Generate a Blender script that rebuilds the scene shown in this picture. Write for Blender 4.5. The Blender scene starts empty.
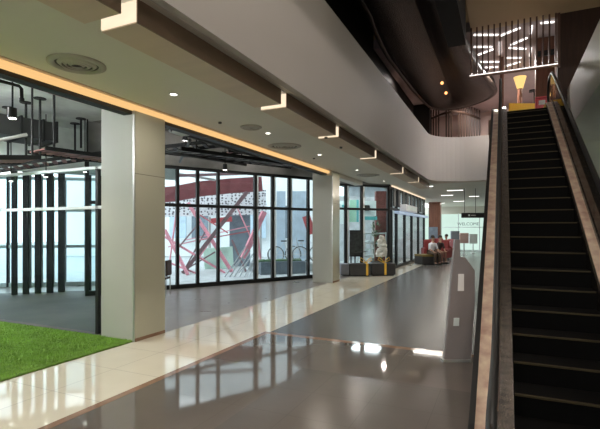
import bpy, bmesh, math, random
from mathutils import Vector, Matrix
random.seed(7)
S = bpy.context.scene
COL = S.collection
PI = math.pi
EYE = 1.7
F = 438.0
YAW = math.atan(203.0/438.0)
CA, SA = math.cos(YAW), math.sin(YAW)
HOR = 230.0

def at(px, d, z=0.0):
    """surveyed bearing + distance -> place on the plan"""
    lat = (px-300.0)/F*d
    return Vector((CA*lat-SA*d, SA*lat+CA*d, z))
def zat(py, d):
    return EYE+(HOR-py)/F*d
def P3(px, py, d):
    return at(px, d, zat(py, d))
def onz(px, py, z):
    d = (z-EYE)*F/(HOR-py)
    return at(px, d, z)

# ------------------------------------------------------------------ materials
def nt(name):
    m = bpy.data.materials.new(name); m.use_nodes = True
    n = m.node_tree; n.nodes.clear()
    o = n.nodes.new('ShaderNodeOutputMaterial')
    return m, n, o
def c4(c): return (c[0], c[1], c[2], 1)
def mul(c, k): return tuple(min(1, x*k) for x in c)
def mat(name, col, rough=.5, metal=0, var=.08, scale=3, bump=0, emis=None, es=0, spec=.5, coat=0, stretch=(1,1,1), bscale=None, rvar=0):
    m, n, o = nt(name)
    b = n.nodes.new('ShaderNodeBsdfPrincipled')
    b.inputs['Roughness'].default_value = rough
    b.inputs['Metallic'].default_value = metal
    b.inputs['Specular IOR Level'].default_value = spec
    b.inputs['Coat Weight'].default_value = coat
    tc = n.nodes.new('ShaderNodeTexCoord'); mp = n.nodes.new('ShaderNodeMapping')
    mp.inputs['Scale'].default_value = stretch
    nz = n.nodes.new('ShaderNodeTexNoise'); nz.inputs['Scale'].default_value = scale; nz.inputs['Detail'].default_value = 4
    r = n.nodes.new('ShaderNodeValToRGB')
    r.color_ramp.elements[0].position = .3; r.color_ramp.elements[1].position = .7
    r.color_ramp.elements[0].color = c4(mul(col, 1-var)); r.color_ramp.elements[1].color = c4(mul(col, 1+var))
    L = n.links.new
    L(tc.outputs['Object'], mp.inputs['Vector']); L(mp.outputs['Vector'], nz.inputs['Vector'])
    L(nz.outputs['Fac'], r.inputs['Fac']); L(r.outputs['Color'], b.inputs['Base Color'])
    if bump:
        nb = n.nodes.new('ShaderNodeTexNoise'); nb.inputs['Scale'].default_value = bscale or scale*8
        L(mp.outputs['Vector'], nb.inputs['Vector'])
        bp = n.nodes.new('ShaderNodeBump'); bp.inputs['Strength'].default_value = bump; bp.inputs['Distance'].default_value = .02
        L(nb.outputs['Fac'], bp.inputs['Height']); L(bp.outputs['Normal'], b.inputs['Normal'])
    if emis:
        b.inputs['Emission Color'].default_value = c4(emis); b.inputs['Emission Strength'].default_value = es
    L(b.outputs['BSDF'], o.inputs['Surface'])
    return m
def tiles(name, c1, c2, mortar, w, h, rough, msize=.006, offset=.0, var=.3, rot=0, spec=.5, off=(0,0,0), rv=1):
    m, n, o = nt(name); L = n.links.new
    b = n.nodes.new('ShaderNodeBsdfPrincipled'); b.inputs['Roughness'].default_value = rough
    b.inputs['Specular IOR Level'].default_value = spec
    tc = n.nodes.new('ShaderNodeTexCoord'); mp = n.nodes.new('ShaderNodeMapping')
    mp.inputs['Rotation'].default_value = (0,0,rot); mp.inputs['Location'].default_value = off
    br = n.nodes.new('ShaderNodeTexBrick'); br.offset = offset; br.squash = 1
    br.inputs['Scale'].default_value = 1; br.inputs['Brick Width'].default_value = w; br.inputs['Row Height'].default_value = h
    br.inputs['Mortar Size'].default_value = msize; br.inputs['Mortar Smooth'].default_value = .3
    br.inputs['Color1'].default_value = c4(c1); br.inputs['Color2'].default_value = c4(c2); br.inputs['Mortar'].default_value = c4(mortar)
    nz = n.nodes.new('ShaderNodeTexNoise'); nz.inputs['Scale'].default_value = 2.2; nz.inputs['Detail'].default_value = 6
    mx = n.nodes.new('ShaderNodeMixRGB'); mx.blend_type = 'MULTIPLY'; mx.inputs['Fac'].default_value = var
    L(tc.outputs['Object'], mp.inputs['Vector']); L(mp.outputs['Vector'], br.inputs['Vector']); L(mp.outputs['Vector'], nz.inputs['Vector'])
    L(br.outputs['Color'], mx.inputs['Color1']); L(nz.outputs['Fac'], mx.inputs['Color2'])
    L(mx.outputs['Color'], b.inputs['Base Color'])
    mr = n.nodes.new('ShaderNodeMapRange'); mr.inputs['To Min'].default_value = rough*.7; mr.inputs['To Max'].default_value = rough*1.4
    if rv: L(nz.outputs['Fac'], mr.inputs['Value']); L(mr.outputs['Result'], b.inputs['Roughness'])
    L(b.outputs['BSDF'], o.inputs['Surface'])
    return m
def glass(name, tint, refl=.12, rough=.02, body=0, bodycol=(0,0,0)):
    m, n, o = nt(name); L = n.links.new
    t = n.nodes.new('ShaderNodeBsdfTransparent'); t.inputs['Color'].default_value = c4(tint)
    g = n.nodes.new('ShaderNodeBsdfGlossy'); g.inputs['Roughness'].default_value = rough
    lw = n.nodes.new('ShaderNodeLayerWeight'); lw.inputs['Blend'].default_value = .35
    mr = n.nodes.new('ShaderNodeMapRange'); mr.inputs['To Min'].default_value = refl*.35; mr.inputs['To Max'].default_value = min(1, refl*2.2)
    mx = n.nodes.new('ShaderNodeMixShader')
    L(lw.outputs['Fresnel'], mr.inputs['Value']); L(mr.outputs['Result'], mx.inputs['Fac'])
    src = t.outputs[0]
    if body:
        d = n.nodes.new('ShaderNodeBsdfDiffuse'); d.inputs['Color'].default_value = c4(bodycol)
        m2 = n.nodes.new('ShaderNodeMixShader'); m2.inputs['Fac'].default_value = body
        L(t.outputs[0], m2.inputs[1]); L(d.outputs[0], m2.inputs[2]); src = m2.outputs[0]
    L(src, mx.inputs[1]); L(g.outputs[0], mx.inputs[2]); L(mx.outputs[0], o.inputs['Surface'])
    return m
def emit(name, col, s):
    m, n, o = nt(name)
    e = n.nodes.new('ShaderNodeEmission'); e.inputs['Color'].default_value = c4(col); e.inputs['Strength'].default_value = s
    nz = n.nodes.new('ShaderNodeTexNoise'); nz.inputs['Scale'].default_value = 2
    mr = n.nodes.new('ShaderNodeMapRange'); mr.inputs['To Min'].default_value = s*.9; mr.inputs['To Max'].default_value = s*1.1
    n.links.new(nz.outputs['Fac'], mr.inputs['Value']); n.links.new(mr.outputs['Result'], e.inputs['Strength'])
    n.links.new(e.outputs[0], o.inputs['Surface'])
    return m
def stripes(name, c1, c2, scale, rough=.5, metal=0, axis='X', bump=.5):
    m, n, o = nt(name); L = n.links.new
    b = n.nodes.new('ShaderNodeBsdfPrincipled'); b.inputs['Roughness'].default_value = rough; b.inputs['Metallic'].default_value = metal
    tc = n.nodes.new('ShaderNodeTexCoord'); w = n.nodes.new('ShaderNodeTexWave'); w.bands_direction = axis
    w.inputs['Scale'].default_value = scale
    r = n.nodes.new('ShaderNodeValToRGB'); r.color_ramp.elements[0].position = .4; r.color_ramp.elements[1].position = .6
    r.color_ramp.elements[0].color = c4(c1); r.color_ramp.elements[1].color = c4(c2)
    L(tc.outputs['Object'], w.inputs['Vector']); L(w.outputs['Fac'], r.inputs['Fac']); L(r.outputs['Color'], b.inputs['Base Color'])
    bp = n.nodes.new('ShaderNodeBump'); bp.inputs['Strength'].default_value = bump; bp.inputs['Distance'].default_value = .01
    b.inputs['Specular IOR Level'].default_value = .12
    L(w.outputs['Fac'], bp.inputs['Height']); L(bp.outputs['Normal'], b.inputs['Normal'])
    L(b.outputs['BSDF'], o.inputs['Surface'])
    return m
def holes(name, c1, c2, scale):
    m, n, o = nt(name); L = n.links.new
    b = n.nodes.new('ShaderNodeBsdfPrincipled'); b.inputs['Roughness'].default_value = .6
    tc = n.nodes.new('ShaderNodeTexCoord'); v = n.nodes.new('ShaderNodeTexVoronoi'); v.inputs['Scale'].default_value = scale
    v.inputs['Randomness'].default_value = .45
    r = n.nodes.new('ShaderNodeValToRGB'); r.color_ramp.interpolation = 'CONSTANT'
    r.color_ramp.elements[0].color = c4(c2); r.color_ramp.elements[1].position = .36; r.color_ramp.elements[1].color = c4(c1)
    L(tc.outputs['Object'], v.inputs['Vector']); L(v.outputs['Distance'], r.inputs['Fac']); L(r.outputs['Color'], b.inputs['Base Color'])
    L(b.outputs['BSDF'], o.inputs['Surface'])
    return m

M = {}
M['ceiling'] = mat('ceiling_paint', (.67,.64,.55), .55, var=.03, scale=.6)
M['beam'] = mat('beam_paint', (.60,.475,.355), .5, var=.05, scale=1.2, stretch=(1,4,1))
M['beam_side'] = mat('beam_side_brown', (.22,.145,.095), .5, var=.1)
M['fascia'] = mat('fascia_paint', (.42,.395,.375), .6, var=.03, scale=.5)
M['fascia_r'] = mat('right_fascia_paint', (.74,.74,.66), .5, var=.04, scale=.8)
M['column_f'] = mat('column_plaster', (.47,.47,.42), .55, var=.04, scale=.9)
M['column_s'] = mat('column_gloss_panel', (.50,.49,.39), .16, var=.04, scale=.9)
M['seam'] = mat('seam_dark', (.22,.21,.17), .5)
M['steel'] = mat('pale_steel', (.62,.64,.62), .3, .7, var=.05)
M['cream'] = tiles('cream_polished_tile', (.72,.675,.55), (.75,.705,.58), (.50,.46,.38), .8, .8, .05, .005, 0, .15, off=(.32,.1,0))
M['near'] = tiles('taupe_polished_tile', (.155,.135,.118), (.162,.14,.124), (.13,.11,.096), 1.2, 1.2, .05, .003, 0, .2, spec=.6)
M['inset'] = tiles('taupe_satin_tile', (.125,.11,.098), (.132,.116,.103), (.10,.088,.078), .6, .6, .22, .003, 0, .2, spec=.4)
M['far'] = tiles('dark_plank_tile', (.100,.092,.086), (.108,.099,.093), (.09,.082,.076), 1.2, .2, .26, .002, .5, .15, rot=PI/2, spec=.4, rv=0)
M['bayfloor'] = tiles('grey_wood_plank', (.235,.20,.17), (.25,.215,.185), (.21,.18,.155), .22, 1.2, .3, .003, .5, .25, rot=.5)
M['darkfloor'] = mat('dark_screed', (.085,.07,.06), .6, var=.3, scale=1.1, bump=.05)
M['brass_band'] = mat('brown_stone_border', (.27,.16,.105), .1, var=.15, scale=6)
M['turf'] = mat('turf_green', (.155,.30,.035), .9, var=.3, scale=14, bump=.8, bscale=150)
M['blade'] = mat('turf_blade', (.19,.37,.045), .8, var=.35, scale=3)
M['black'] = mat('black_metal', (.008,.009,.009), .6, .0, var=.1)
M['blackpl'] = mat('black_plastic', (.015,.015,.015), .5, var=.1)
M['rubber'] = mat('black_rubber', (.008,.007,.007), .5, var=.1, spec=.6)
M['glass'] = glass('clear_glass', (.93,.97,.97), .07)
M['glass_b'] = glass('blue_glass', (.90,.965,.975), .018)
M['bglass'] = glass('balustrade_glass', (.30,.27,.25), .16, .05, .25, (.08,.07,.06))
M['white_mull'] = mat('white_mullion', (.72,.78,.80), .4, var=.03)
M['concrete'] = mat('raw_concrete', (.58,.62,.59), .85, var=.25, scale=1.4, bump=.3)
M['concrete_d'] = mat('dark_concrete', (.24,.235,.225), .85, var=.3, scale=1.2, bump=.3)
M['duct'] = mat('dark_duct', (.06,.06,.06), .45, .5, var=.2)
M['rust'] = mat('rust_red_tray', (.36,.17,.16), .6, var=.3)
M['pipe'] = mat('pale_pipe', (.5,.5,.48), .5, var=.1)
M['warm'] = emit('warm_cove_glow', (1.0,.60,.24), .85)
M['warmw'] = emit('warm_white_glow', (1.0,.80,.58), 1.0)
M['lamp'] = emit('downlight_lens', (1,.93,.80), 9)
M['lampc'] = emit('cool_lens', (1,.97,.92), 3.2)
M['led'] = emit('led_white', (1,.93,.88), 2.2)
M['amber'] = emit('amber_lamp', (1,.42,.13), 3)
M['yellow_e'] = emit('yellow_lantern', (1,.62,.22), 1.1)
M['mint'] = emit('mint_backlit_glass', (.72,.95,.84), .8)
M['vent'] = mat('vent_metal', (.42,.39,.33), .5, .3)
M['ventd'] = mat('vent_dark', (.10,.09,.075), .7)
M['curtain'] = mat('sheer_curtain', (.62,.66,.64), .9, var=.1, scale=5, stretch=(6,6,.2))
M['fin'] = mat('black_fin', (.009,.010,.012), .75)
M['red'] = mat('red_steel', (.50,.09,.10), .5, var=.15, scale=1)
M['redd'] = mat('burgundy_steel', (.20,.055,.06), .5, var=.15)
M['redg'] = mat('grey_red_steel', (.22,.13,.14), .5, var=.2)
M['pink'] = mat('faded_pink_steel', (.75,.30,.36), .55, var=.15)
M['white'] = mat('white_wall', (.82,.84,.84), .7, var=.05, scale=.6)
M['perf'] = holes('perforated_white_panel', (.88,.88,.9), (.14,.14,.16), 8)
M['extg'] = mat('outside_paving', (.45,.47,.46), .8, var=.15)
M['green'] = mat('pale_green_wall', (.58,.80,.68), .8, var=.2, scale=2)
M['bluegrey'] = mat('blue_grey_panel', (.17,.21,.25), .5, var=.2)
M['paleblue'] = mat('pale_blue_cladding', (.48,.60,.70), .5, var=.1)
M['brown'] = mat('dark_brown_wood', (.035,.014,.009), .7, var=.25, scale=3, stretch=(6,6,.6))
M['wood'] = mat('reddish_wood', (.17,.065,.035), .45, var=.25, scale=3, stretch=(6,6,.6))
M['slat'] = mat('brown_slat', (.11,.05,.035), .45, var=.2, stretch=(6,6,.6))
M['pinkwall'] = mat('mauve_beige_wall', (.46,.34,.30), .6, var=.06)
M['upceil'] = mat('mauve_ceiling', (.46,.38,.38), .6, var=.05)
M['copper'] = mat('polished_copper', (.98,.62,.48), .3, .2, var=.35, scale=7, bump=.25, bscale=14)
M['copper_d'] = mat('brushed_bronze', (.42,.26,.19), .35, .5, var=.4, scale=16, bump=.3, bscale=40)
M['skirt'] = mat('steel_skirt', (.11,.10,.09), .25, .8, var=.4, scale=9, stretch=(1,.5,5), bump=.2)
M['stone'] = mat('grey_deck', (.13,.12,.11), .25, .6, var=.45, scale=10, bump=.2)
M['step'] = stripes('ribbed_step', (.003,.003,.003), (.008,.0075,.007), 60, .7, 0)
M['nose'] = stripes('step_nosing', (.04,.03,.018), (.12,.10,.06), 45, .5, .3)
M['soffit'] = mat('tan_soffit', (.60,.46,.30), .6, var=.06, scale=.5)
M['canopy'] = mat('glossy_brown_membrane', (.02,.014,.011), .32, 0, var=.6, scale=3.4, bump=1.0, bscale=30, spec=.3)
M['canopy_e'] = mat('canopy_rim', (.035,.024,.018), .4, 0, var=.3, scale=5, bump=.3)
M['upwall'] = stripes('dark_ribbed_wall', (.010,.008,.007), (.022,.018,.016), 5, .6, axis='Y')
M['kiosk'] = mat('grey_laminate', (.25,.225,.22), .35, var=.05)
M['paper'] = mat('white_paper', (.85,.83,.80), .7, var=.03)
M['yellow'] = mat('yellow_ribbon', (.75,.45,.04), .5, var=.1)
M['yellowp'] = mat('yellow_plastic', (.85,.50,.03), .4, var=.05)
M['redp'] = mat('red_plastic', (.60,.03,.05), .4, var=.08)
M['redup'] = mat('red_upholstery', (.22,.028,.027), .6, var=.2, bump=.2)
M['olive'] = mat('olive_upholstery', (.18,.13,.035), .6, var=.2)
M['bench'] = mat('black_bench', (.035,.033,.033), .5, var=.15)
M['benchg'] = mat('grey_bench_end', (.15,.16,.18), .5, var=.15)
M['teal'] = mat('teal_sign', (.10,.42,.42), .5, var=.1)
M['tealw'] = mat('white_sign_face', (.72,.80,.78), .5, var=.08)
M['greensign'] = mat('green_sign_face', (.35,.60,.45), .5, var=.08)
M['shopback'] = mat('grey_shop_wall', (.55,.58,.60), .7, var=.15)
M['skin'] = mat('skin', (.42,.24,.16), .6, var=.05)
M['hair'] = mat('dark_hair', (.02,.014,.011), .6)
M['shirtw'] = mat('white_cotton', (.72,.73,.78), .8, var=.05)
M['shirtb'] = mat('dark_cotton', (.05,.03,.03), .8, var=.1)
M['trouser'] = mat('brown_trousers', (.07,.045,.03), .8, var=.1)
M['trouser2'] = mat('rust_trousers', (.22,.11,.08), .8, var=.1)
M['leaf'] = mat('dark_leaf', (.05,.12,.04), .5, var=.4)
M['whitef'] = mat('white_flowers', (.75,.73,.66), .8, var=.1)
M['chalk'] = mat('chalkboard', (.03,.035,.033), .6, var=.6, scale=9)
M['awning'] = mat('blue_white_track', (.35,.45,.62), .4, var=.1, emis=(.6,.75,1), es=.25)
M['signbox'] = mat('grey_sign_box', (.45,.45,.45), .4, var=.05, emis=(.8,.85,.9), es=.15)
M['tyre'] = mat('tyre', (.03,.03,.03), .7)
M['chrome'] = mat('bike_silver', (.6,.62,.64), .3, .6)
M['chair'] = mat('brown_chair_leather', (.07,.035,.028), .5)
M['ribrail'] = mat('silver_rail', (.5,.52,.54), .35, .7)
M['backlitrib'] = mat('warm_slat', (.05,.026,.016), .5, var=.2)

# ------------------------------------------------------------------ mesh helpers
ORG = {}
class MB:
    def __init__(s): s.bm = bmesh.new()
    def box(s, a, b, bev=0):
        x0,x1 = sorted((a[0],b[0])); y0,y1 = sorted((a[1],b[1])); z0,z1 = sorted((a[2],b[2]))
        g = [(x0,y0,z0),(x1,y0,z0),(x1,y1,z0),(x0,y1,z0),(x0,y0,z1),(x1,y0,z1),(x1,y1,z1),(x0,y1,z1)]
        v = [s.bm.verts.new(p) for p in g]
        fs = [s.bm.faces.new([v[i] for i in q]) for q in ((3,2,1,0),(4,5,6,7),(0,1,5,4),(1,2,6,5),(2,3,7,6),(3,0,4,7))]
        if bev:
            es = list({e for f in fs for e in f.edges})
            bmesh.ops.bevel(s.bm, geom=es, offset=bev, segments=2, affect='EDGES', profile=.5)
        return s
    def obox(s, c, ax, half, bev=0):
        """oriented box: centre, x-direction vector, half sizes"""
        c = Vector(c); u = Vector(ax).normalized(); up = Vector((0,0,1))
        if abs(u.z) > .99: up = Vector((0,1,0))
        w = u.cross(up).normalized(); t = w.cross(u).normalized()
        v = []
        for k in (-1,1):
            for (i,j) in ((-1,-1),(1,-1),(1,1),(-1,1)):
                v.append(s.bm.verts.new(c+u*half[0]*i+w*half[1]*j+t*half[2]*k))
        fs = [s.bm.faces.new([v[i] for i in q]) for q in ((3,2,1,0),(4,5,6,7),(0,1,5,4),(1,2,6,5),(2,3,7,6),(3,0,4,7))]
        if bev:
            es = list({e for f in fs for e in f.edges})
            bmesh.ops.bevel(s.bm, geom=es, offset=bev, segments=2, affect='EDGES', profile=.5)
        return s
    def beam(s, a, b, w, h):
        a, b = Vector(a), Vector(b)
        return s.obox((a+b)/2, b-a, ((b-a).length/2, w/2, h/2))
    def prism(s, pts, vec):
        vec = Vector(vec); v0 = [s.bm.verts.new(p) for p in pts]; v1 = [s.bm.verts.new(Vector(p)+vec) for p in pts]
        n = len(pts)
        s.bm.faces.new(v0[::-1]); s.bm.faces.new(v1)
        for i in range(n):
            s.bm.faces.new((v0[i], v0[(i+1)%n], v1[(i+1)%n], v1[i]))
        return s
    def tube(s, pts, r, seg=8, closed=False, flat=None):
        pts = [Vector(p) for p in pts]; n = len(pts); rings = []
        for i, p in enumerate(pts):
            if closed: t = pts[(i+1)%n]-pts[i-1]
            else: t = pts[min(i+1,n-1)]-pts[max(i-1,0)]
            t.normalize()
            up = Vector((0,0,1)) if abs(t.z) < .95 else Vector((1,0,0))
            if flat is not None: up = Vector(flat)
            u = t.cross(up).normalized(); w = u.cross(t).normalized()
            rr = r if not callable(r) else r(i/(n-1))
            ra, rb = rr if isinstance(rr, tuple) else (rr, rr)
            rings.append([s.bm.verts.new(p+u*ra*math.cos(2*PI*k/seg)+w*rb*math.sin(2*PI*k/seg)) for k in range(seg)])
        for i in range(n if closed else n-1):
            A, B = rings[i], rings[(i+1)%n]
            for k in range(seg):
                s.bm.faces.new((A[k], A[(k+1)%seg], B[(k+1)%seg], B[k]))
        if not closed:
            s.bm.faces.new(rings[0][::-1]); s.bm.faces.new(rings[-1])
        return s
    def cyl(s, c, r, h, seg=24, r2=None):
        c = Vector(c); r2 = r if r2 is None else r2
        A = [s.bm.verts.new(c+Vector((r*math.cos(2*PI*k/seg), r*math.sin(2*PI*k/seg), 0))) for k in range(seg)]
        B = [s.bm.verts.new(c+Vector((r2*math.cos(2*PI*k/seg), r2*math.sin(2*PI*k/seg), h))) for k in range(seg)]
        s.bm.faces.new(A[::-1]); s.bm.faces.new(B)
        for k in range(seg): s.bm.faces.new((A[k], A[(k+1)%seg], B[(k+1)%seg], B[k]))
        return s
    def lathe(s, c, prof, seg=28):
        c = Vector(c); R = []
        for (r, z) in prof:
            R.append([s.bm.verts.new(c+Vector((r*math.cos(2*PI*k/seg), r*math.sin(2*PI*k/seg), z))) for k in range(seg)])
        for a, b in zip(R, R[1:]):
            for k in range(seg): s.bm.faces.new((a[k], a[(k+1)%seg], b[(k+1)%seg], b[k]))
        return s
    def ball(s, c, r, sx=1, sy=1, sz=1, seg=12):
        mtx = Matrix.Translation(c) @ Matrix.Diagonal((r*sx, r*sy, r*sz, 1))
        bmesh.ops.create_uvsphere(s.bm, u_segments=seg, v_segments=max(6, seg*2//3), radius=1, matrix=mtx)
        return s
    def build(s, name, m, parent=None, smooth=False):
        bmesh.ops.recalc_face_normals(s.bm, faces=s.bm.faces[:])
        org = ORG.get(parent.name if parent else None, Vector((0,0,0)))
        me = bpy.data.meshes.new(name)
        if org.length: bmesh.ops.translate(s.bm, verts=s.bm.verts[:], vec=-org)
        s.bm.to_mesh(me); s.bm.free()
        me.materials.append(m)
        if smooth:
            for p in me.polygons: p.use_smooth = True
        o = bpy.data.objects.new(name, me); COL.objects.link(o)
        if parent: o.parent = parent; ORG[o.name] = org
        return o
def tag(o, label, cat, group=None, kind=None):
    if label: o['label'] = label
    if cat: o['category'] = cat
    if group: o['group'] = group
    if kind: o['kind'] = kind
    return o
def thing(name, loc, label, cat, group=None, kind=None, rz=0):
    o = bpy.data.objects.new(name, None); COL.objects.link(o); o.location = loc; o.rotation_euler.z = rz
    o.empty_display_size = .2
    ORG[o.name] = Vector(loc) if not rz else Vector((0,0,0))
    return tag(o, label, cat, group, kind)
def struct(name, mb, m, parent=None, smooth=False):
    o = mb.build(name, m, parent, smooth)
    if not parent: o['kind'] = 'structure'
    return o
def box(a, b, bev=0): return MB().box(a, b, bev)
def copy_thing(o, loc, label=None, rz=None):
    c = o.copy(); COL.objects.link(c); c.location = loc
    if label: c['label'] = label
    if rz is not None: c.rotation_euler.z = rz
    for ch in list(o.children):
        d = ch.copy(); COL.objects.link(d); d.parent = c
        for g in list(ch.children):
            e = g.copy(); COL.objects.link(e); e.parent = d
    return c
def child_light(parent, loc, kind, power, color=(1,.90,.78), size=.12, spot=2.2, rot=None, sy=None):
    l = bpy.data.lights.new('lamp_light', kind); l.energy = power; l.color = color
    if kind == 'AREA':
        l.shape = 'DISK' if sy is None else 'RECTANGLE'; l.size = size
        if sy: l.size_y = sy
    elif kind == 'SPOT': l.spot_size = spot; l.spot_blend = .6; l.shadow_soft_size = size
    else: l.shadow_soft_size = size
    o = bpy.data.objects.new('lamp_light', l); COL.objects.link(o); o.parent = parent; o.location = loc
    if rot: o.rotation_euler = rot
    return o

# ------------------------------------------------------------------ floor
CX = -5.09; TX = -3.52; ZC = 3.6; VX = -2.52; FL2 = 4.65; FT = 5.28; YE = 6.35
struct('floor', box((TX,-10,-.1),(9,YE-.06,0)), M['near'])
struct('floor', box((-2.24,-10,0),(9,4.9,.002)), M['inset'])
struct('floor', box((TX,YE+.06,-.1),(9,46,0)), M['far'])
struct('floor', box((CX,-10,-.1),(TX-.09,40,0)), M['cream'])
struct('floor', box((-16,5.05,-.1),(CX,40,0)), M['bayfloor'])
struct('floor', box((-16,-10,-.1),(CX,5.05,0)), M['darkfloor'])
struct('trim_1', box((TX-.09,-10,-.1),(TX,YE+.06,.0015)), M['brass_band'])
struct('trim_2', box((TX,YE-.06,-.1),(9,YE+.06,.0015)), M['brass_band'])
struct('trim_3', box((TX-.09,YE+.06,-.1),(TX,40,.0)), M['cream'])
# darker screed in front of the fins
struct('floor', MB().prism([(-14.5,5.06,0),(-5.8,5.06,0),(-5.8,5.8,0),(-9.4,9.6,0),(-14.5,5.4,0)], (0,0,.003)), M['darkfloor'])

# artificial grass
turf = thing('artificial_grass_mat', (-9,1,0), 'bright green artificial grass mat laid beside the cream tiles', 'grass mat')
box((-14,-4,0),(CX-.02,5.0,.02)).build('mat_base', M['turf'], turf)
g = MB()
for i in range(30000):
    t = random.random(); X = CX-.03-(1-math.sqrt(1-t*.9))*6 if i % 2 else CX-.03-random.random()*5
    Y = random.uniform(2.2, 4.97)
    a = random.random()*PI; h = random.uniform(.02,.038); w = .004
    dx, dy = math.cos(a)*w, math.sin(a)*w; lx, ly = random.uniform(-.012,.012), random.uniform(-.012,.012)
    v = [g.bm.verts.new(p) for p in ((X-dx,Y-dy,.018),(X+dx,Y+dy,.018),(X+lx,Y+ly,.018+h))]
    g.bm.faces.new(v)
me = bpy.data.meshes.new('grass_blades'); g.bm.to_mesh(me); g.bm.free(); me.materials.append(M['blade'])
for v in me.vertices: v.co -= Vector((-9,1,0))
go = bpy.data.objects.new('grass_blades', me); COL.objects.link(go); go.parent = turf; go['kind'] = 'stuff'
# dark curled corner strip at left edge of mat
mb = MB().box((-6.2,2.55,.0201),(-5.12,2.62,.035)); 
tag(mb.build('rubber_edge_strip', M['rubber']), 'short black rubber strip at the near corner of the grass mat', 'edge strip')

# ------------------------------------------------------------------ ceiling over the walkway
struct('ceiling', box((CX+.12,-10,ZC),(VX-.06,18.6,ZC+.35)), M['ceiling'])
struct('ceiling', box((CX+.12,18.6,ZC),(9,46,ZC+.35)), M['ceiling'])
struct('trim_4', box((CX-.2,-10,3.46),(CX-.03,13.1,4.5)), M['black'])
struct('trim_4', box((CX-.2,13.1,3.45),(CX+.1,16.6,4.5)), M['ceiling'])
# slab of the upper floor over the side bays
E0 = at(-30,11.0)+Vector((-SA,CA,0))*1.9-Vector((CA,SA,0))*3.2
E1 = at(104,12.5)+Vector((-SA,CA,0))*1.3
struct('ceiling', MB().prism([(CX+.12,-10,4.5),(-16,-10,4.5),(-16,5.4,4.5),(E0.x,E0.y,4.5),(E1.x,E1.y,4.5),(-9.6,8.0,4.5),(CX+.12,8.0,4.5)], (0,0,.15)), M['concrete'])
struct('ceiling', MB().prism([(CX+.12,8.0,4.5),(-9.6,8.0,4.5),(-9.9,8.1,4.5),(-5.85,15.1,4.5),(-6.4,16.5,4.5),(-9.5,19.0,4.5),(-9.5,27.6,4.5),(CX+.12,27.6,4.5)], (0,0,.15)), M['concrete_d'])
struct('ceiling', box((CX+.12,-10,4.5),(VX-.06,18.5,4.65)), M['beam_side'])

# dropped stepped beams with lit gaps
BX0, BX1, BZ = -3.13, -2.72, 3.4
gy = [2.70, 5.43, 7.57, 10.2, 13.3, 16.0, 18.6]
prev = -2.0
words = ['nearest','second','third','fourth','fifth','farthest']
for i, y in enumerate(gy):
    a, b = prev, y-.17
    t = thing('ceiling_beam', ((BX0+BX1)/2, a, BZ), 'tan dropped ceiling beam, %s of the row above the tiled walkway' % (['nearest','second','third','fourth','fifth','sixth','farthest'][i]), 'ceiling beam', 'dropped beams along the void edge')
    box((BX0,a,BZ),(BX1-.012,b,ZC)).build('beam_body', M['beam'], t)
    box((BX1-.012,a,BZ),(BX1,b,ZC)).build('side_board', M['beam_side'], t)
    if i < 6:
        l = thing('beam_end_glow', ((BX0+BX1)/2, y, ZC), 'beam end with the gap light painted on as warm white glow, %s from the camera' % words[i], 'cove glow', 'lit gaps between the beams')
        box((BX0+.01,y-.016,BZ+.01),(BX1-.01,y-.002,ZC)).build('diffuser', M['warmw'], l)  # end face of the next beam, lit in the gap, made to glow itself
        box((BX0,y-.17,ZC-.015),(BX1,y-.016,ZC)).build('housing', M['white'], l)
    prev = y

# fascia of the void (left, rounded corner, far side)
def arc(cx, cy, r, a0, a1, n=12):
    return [(cx+r*math.cos(math.radians(a0+(a1-a0)*k/n)), cy+r*math.sin(math.radians(a0+(a1-a0)*k/n))) for k in range(n+1)]
path = [(VX,-10),(VX,2),(VX,8),(VX,16.6)] + arc(VX+1.35, 16.6, 1.35, 180, 90, 12)[1:] + [(1.5,17.95)]
outer = []
mb = MB()
T = .1
for i, p in enumerate(path):
    a = Vector(path[max(i-1,0)]); b = Vector(path[min(i+1,len(path)-1)]); t = (b-a).normalized(); nrm = Vector((-t.y, t.x))
    outer.append((p[0]+nrm.x*T, p[1]+nrm.y*T))
def wall_strip(mb, A, B, z0, z1):
    n = len(A)
    vs = [[mb.bm.verts.new((q[0],q[1],z)) for q in (A[i],B[i]) for z in (z0,z1)] for i in range(n)]
    for i in range(n-1):
        a, b = vs[i], vs[i+1]
        mb.bm.faces.new((a[0],b[0],b[1],a[1])); mb.bm.faces.new((a[2],a[3],b[3],b[2]))
        mb.bm.faces.new((a[1],b[1],b[3],a[3])); mb.bm.faces.new((a[0],a[2],b[2],b[0]))
    mb.bm.faces.new((vs[0][0],vs[0][1],vs[0][3],vs[0][2])); mb.bm.faces.new((vs[-1][0],vs[-1][2],vs[-1][3],vs[-1][1]))
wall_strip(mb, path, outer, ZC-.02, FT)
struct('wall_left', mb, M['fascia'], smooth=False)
for o in [bpy.data.objects['wall_left']]:
    for p in o.data.polygons:
        if abs(p.normal.z) < .5: p.use_smooth = False
# ceiling behind rounded corner
cpts = [(VX-.1,16.6)] + [(x,y) for x,y in outer[4:]] + [(1.5,18.7),(VX-.1,18.7)]
struct('ceiling', MB().prism([(x,y,ZC+.001) for x,y in cpts], (0,0,.3)), M['beam'])
struct('floor', MB().prism([(x,y,4.4) for x,y in cpts], (0,0,.25)), M['pinkwall'])
struct('floor', box((-5.3,18.6,4.4),(9,30,4.65)), M['pinkwall'])
# landing of the escalator
struct('floor', box((-.35,12.6,4.2),(1.6,17.9,4.6)), M['beam_side'])

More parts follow.
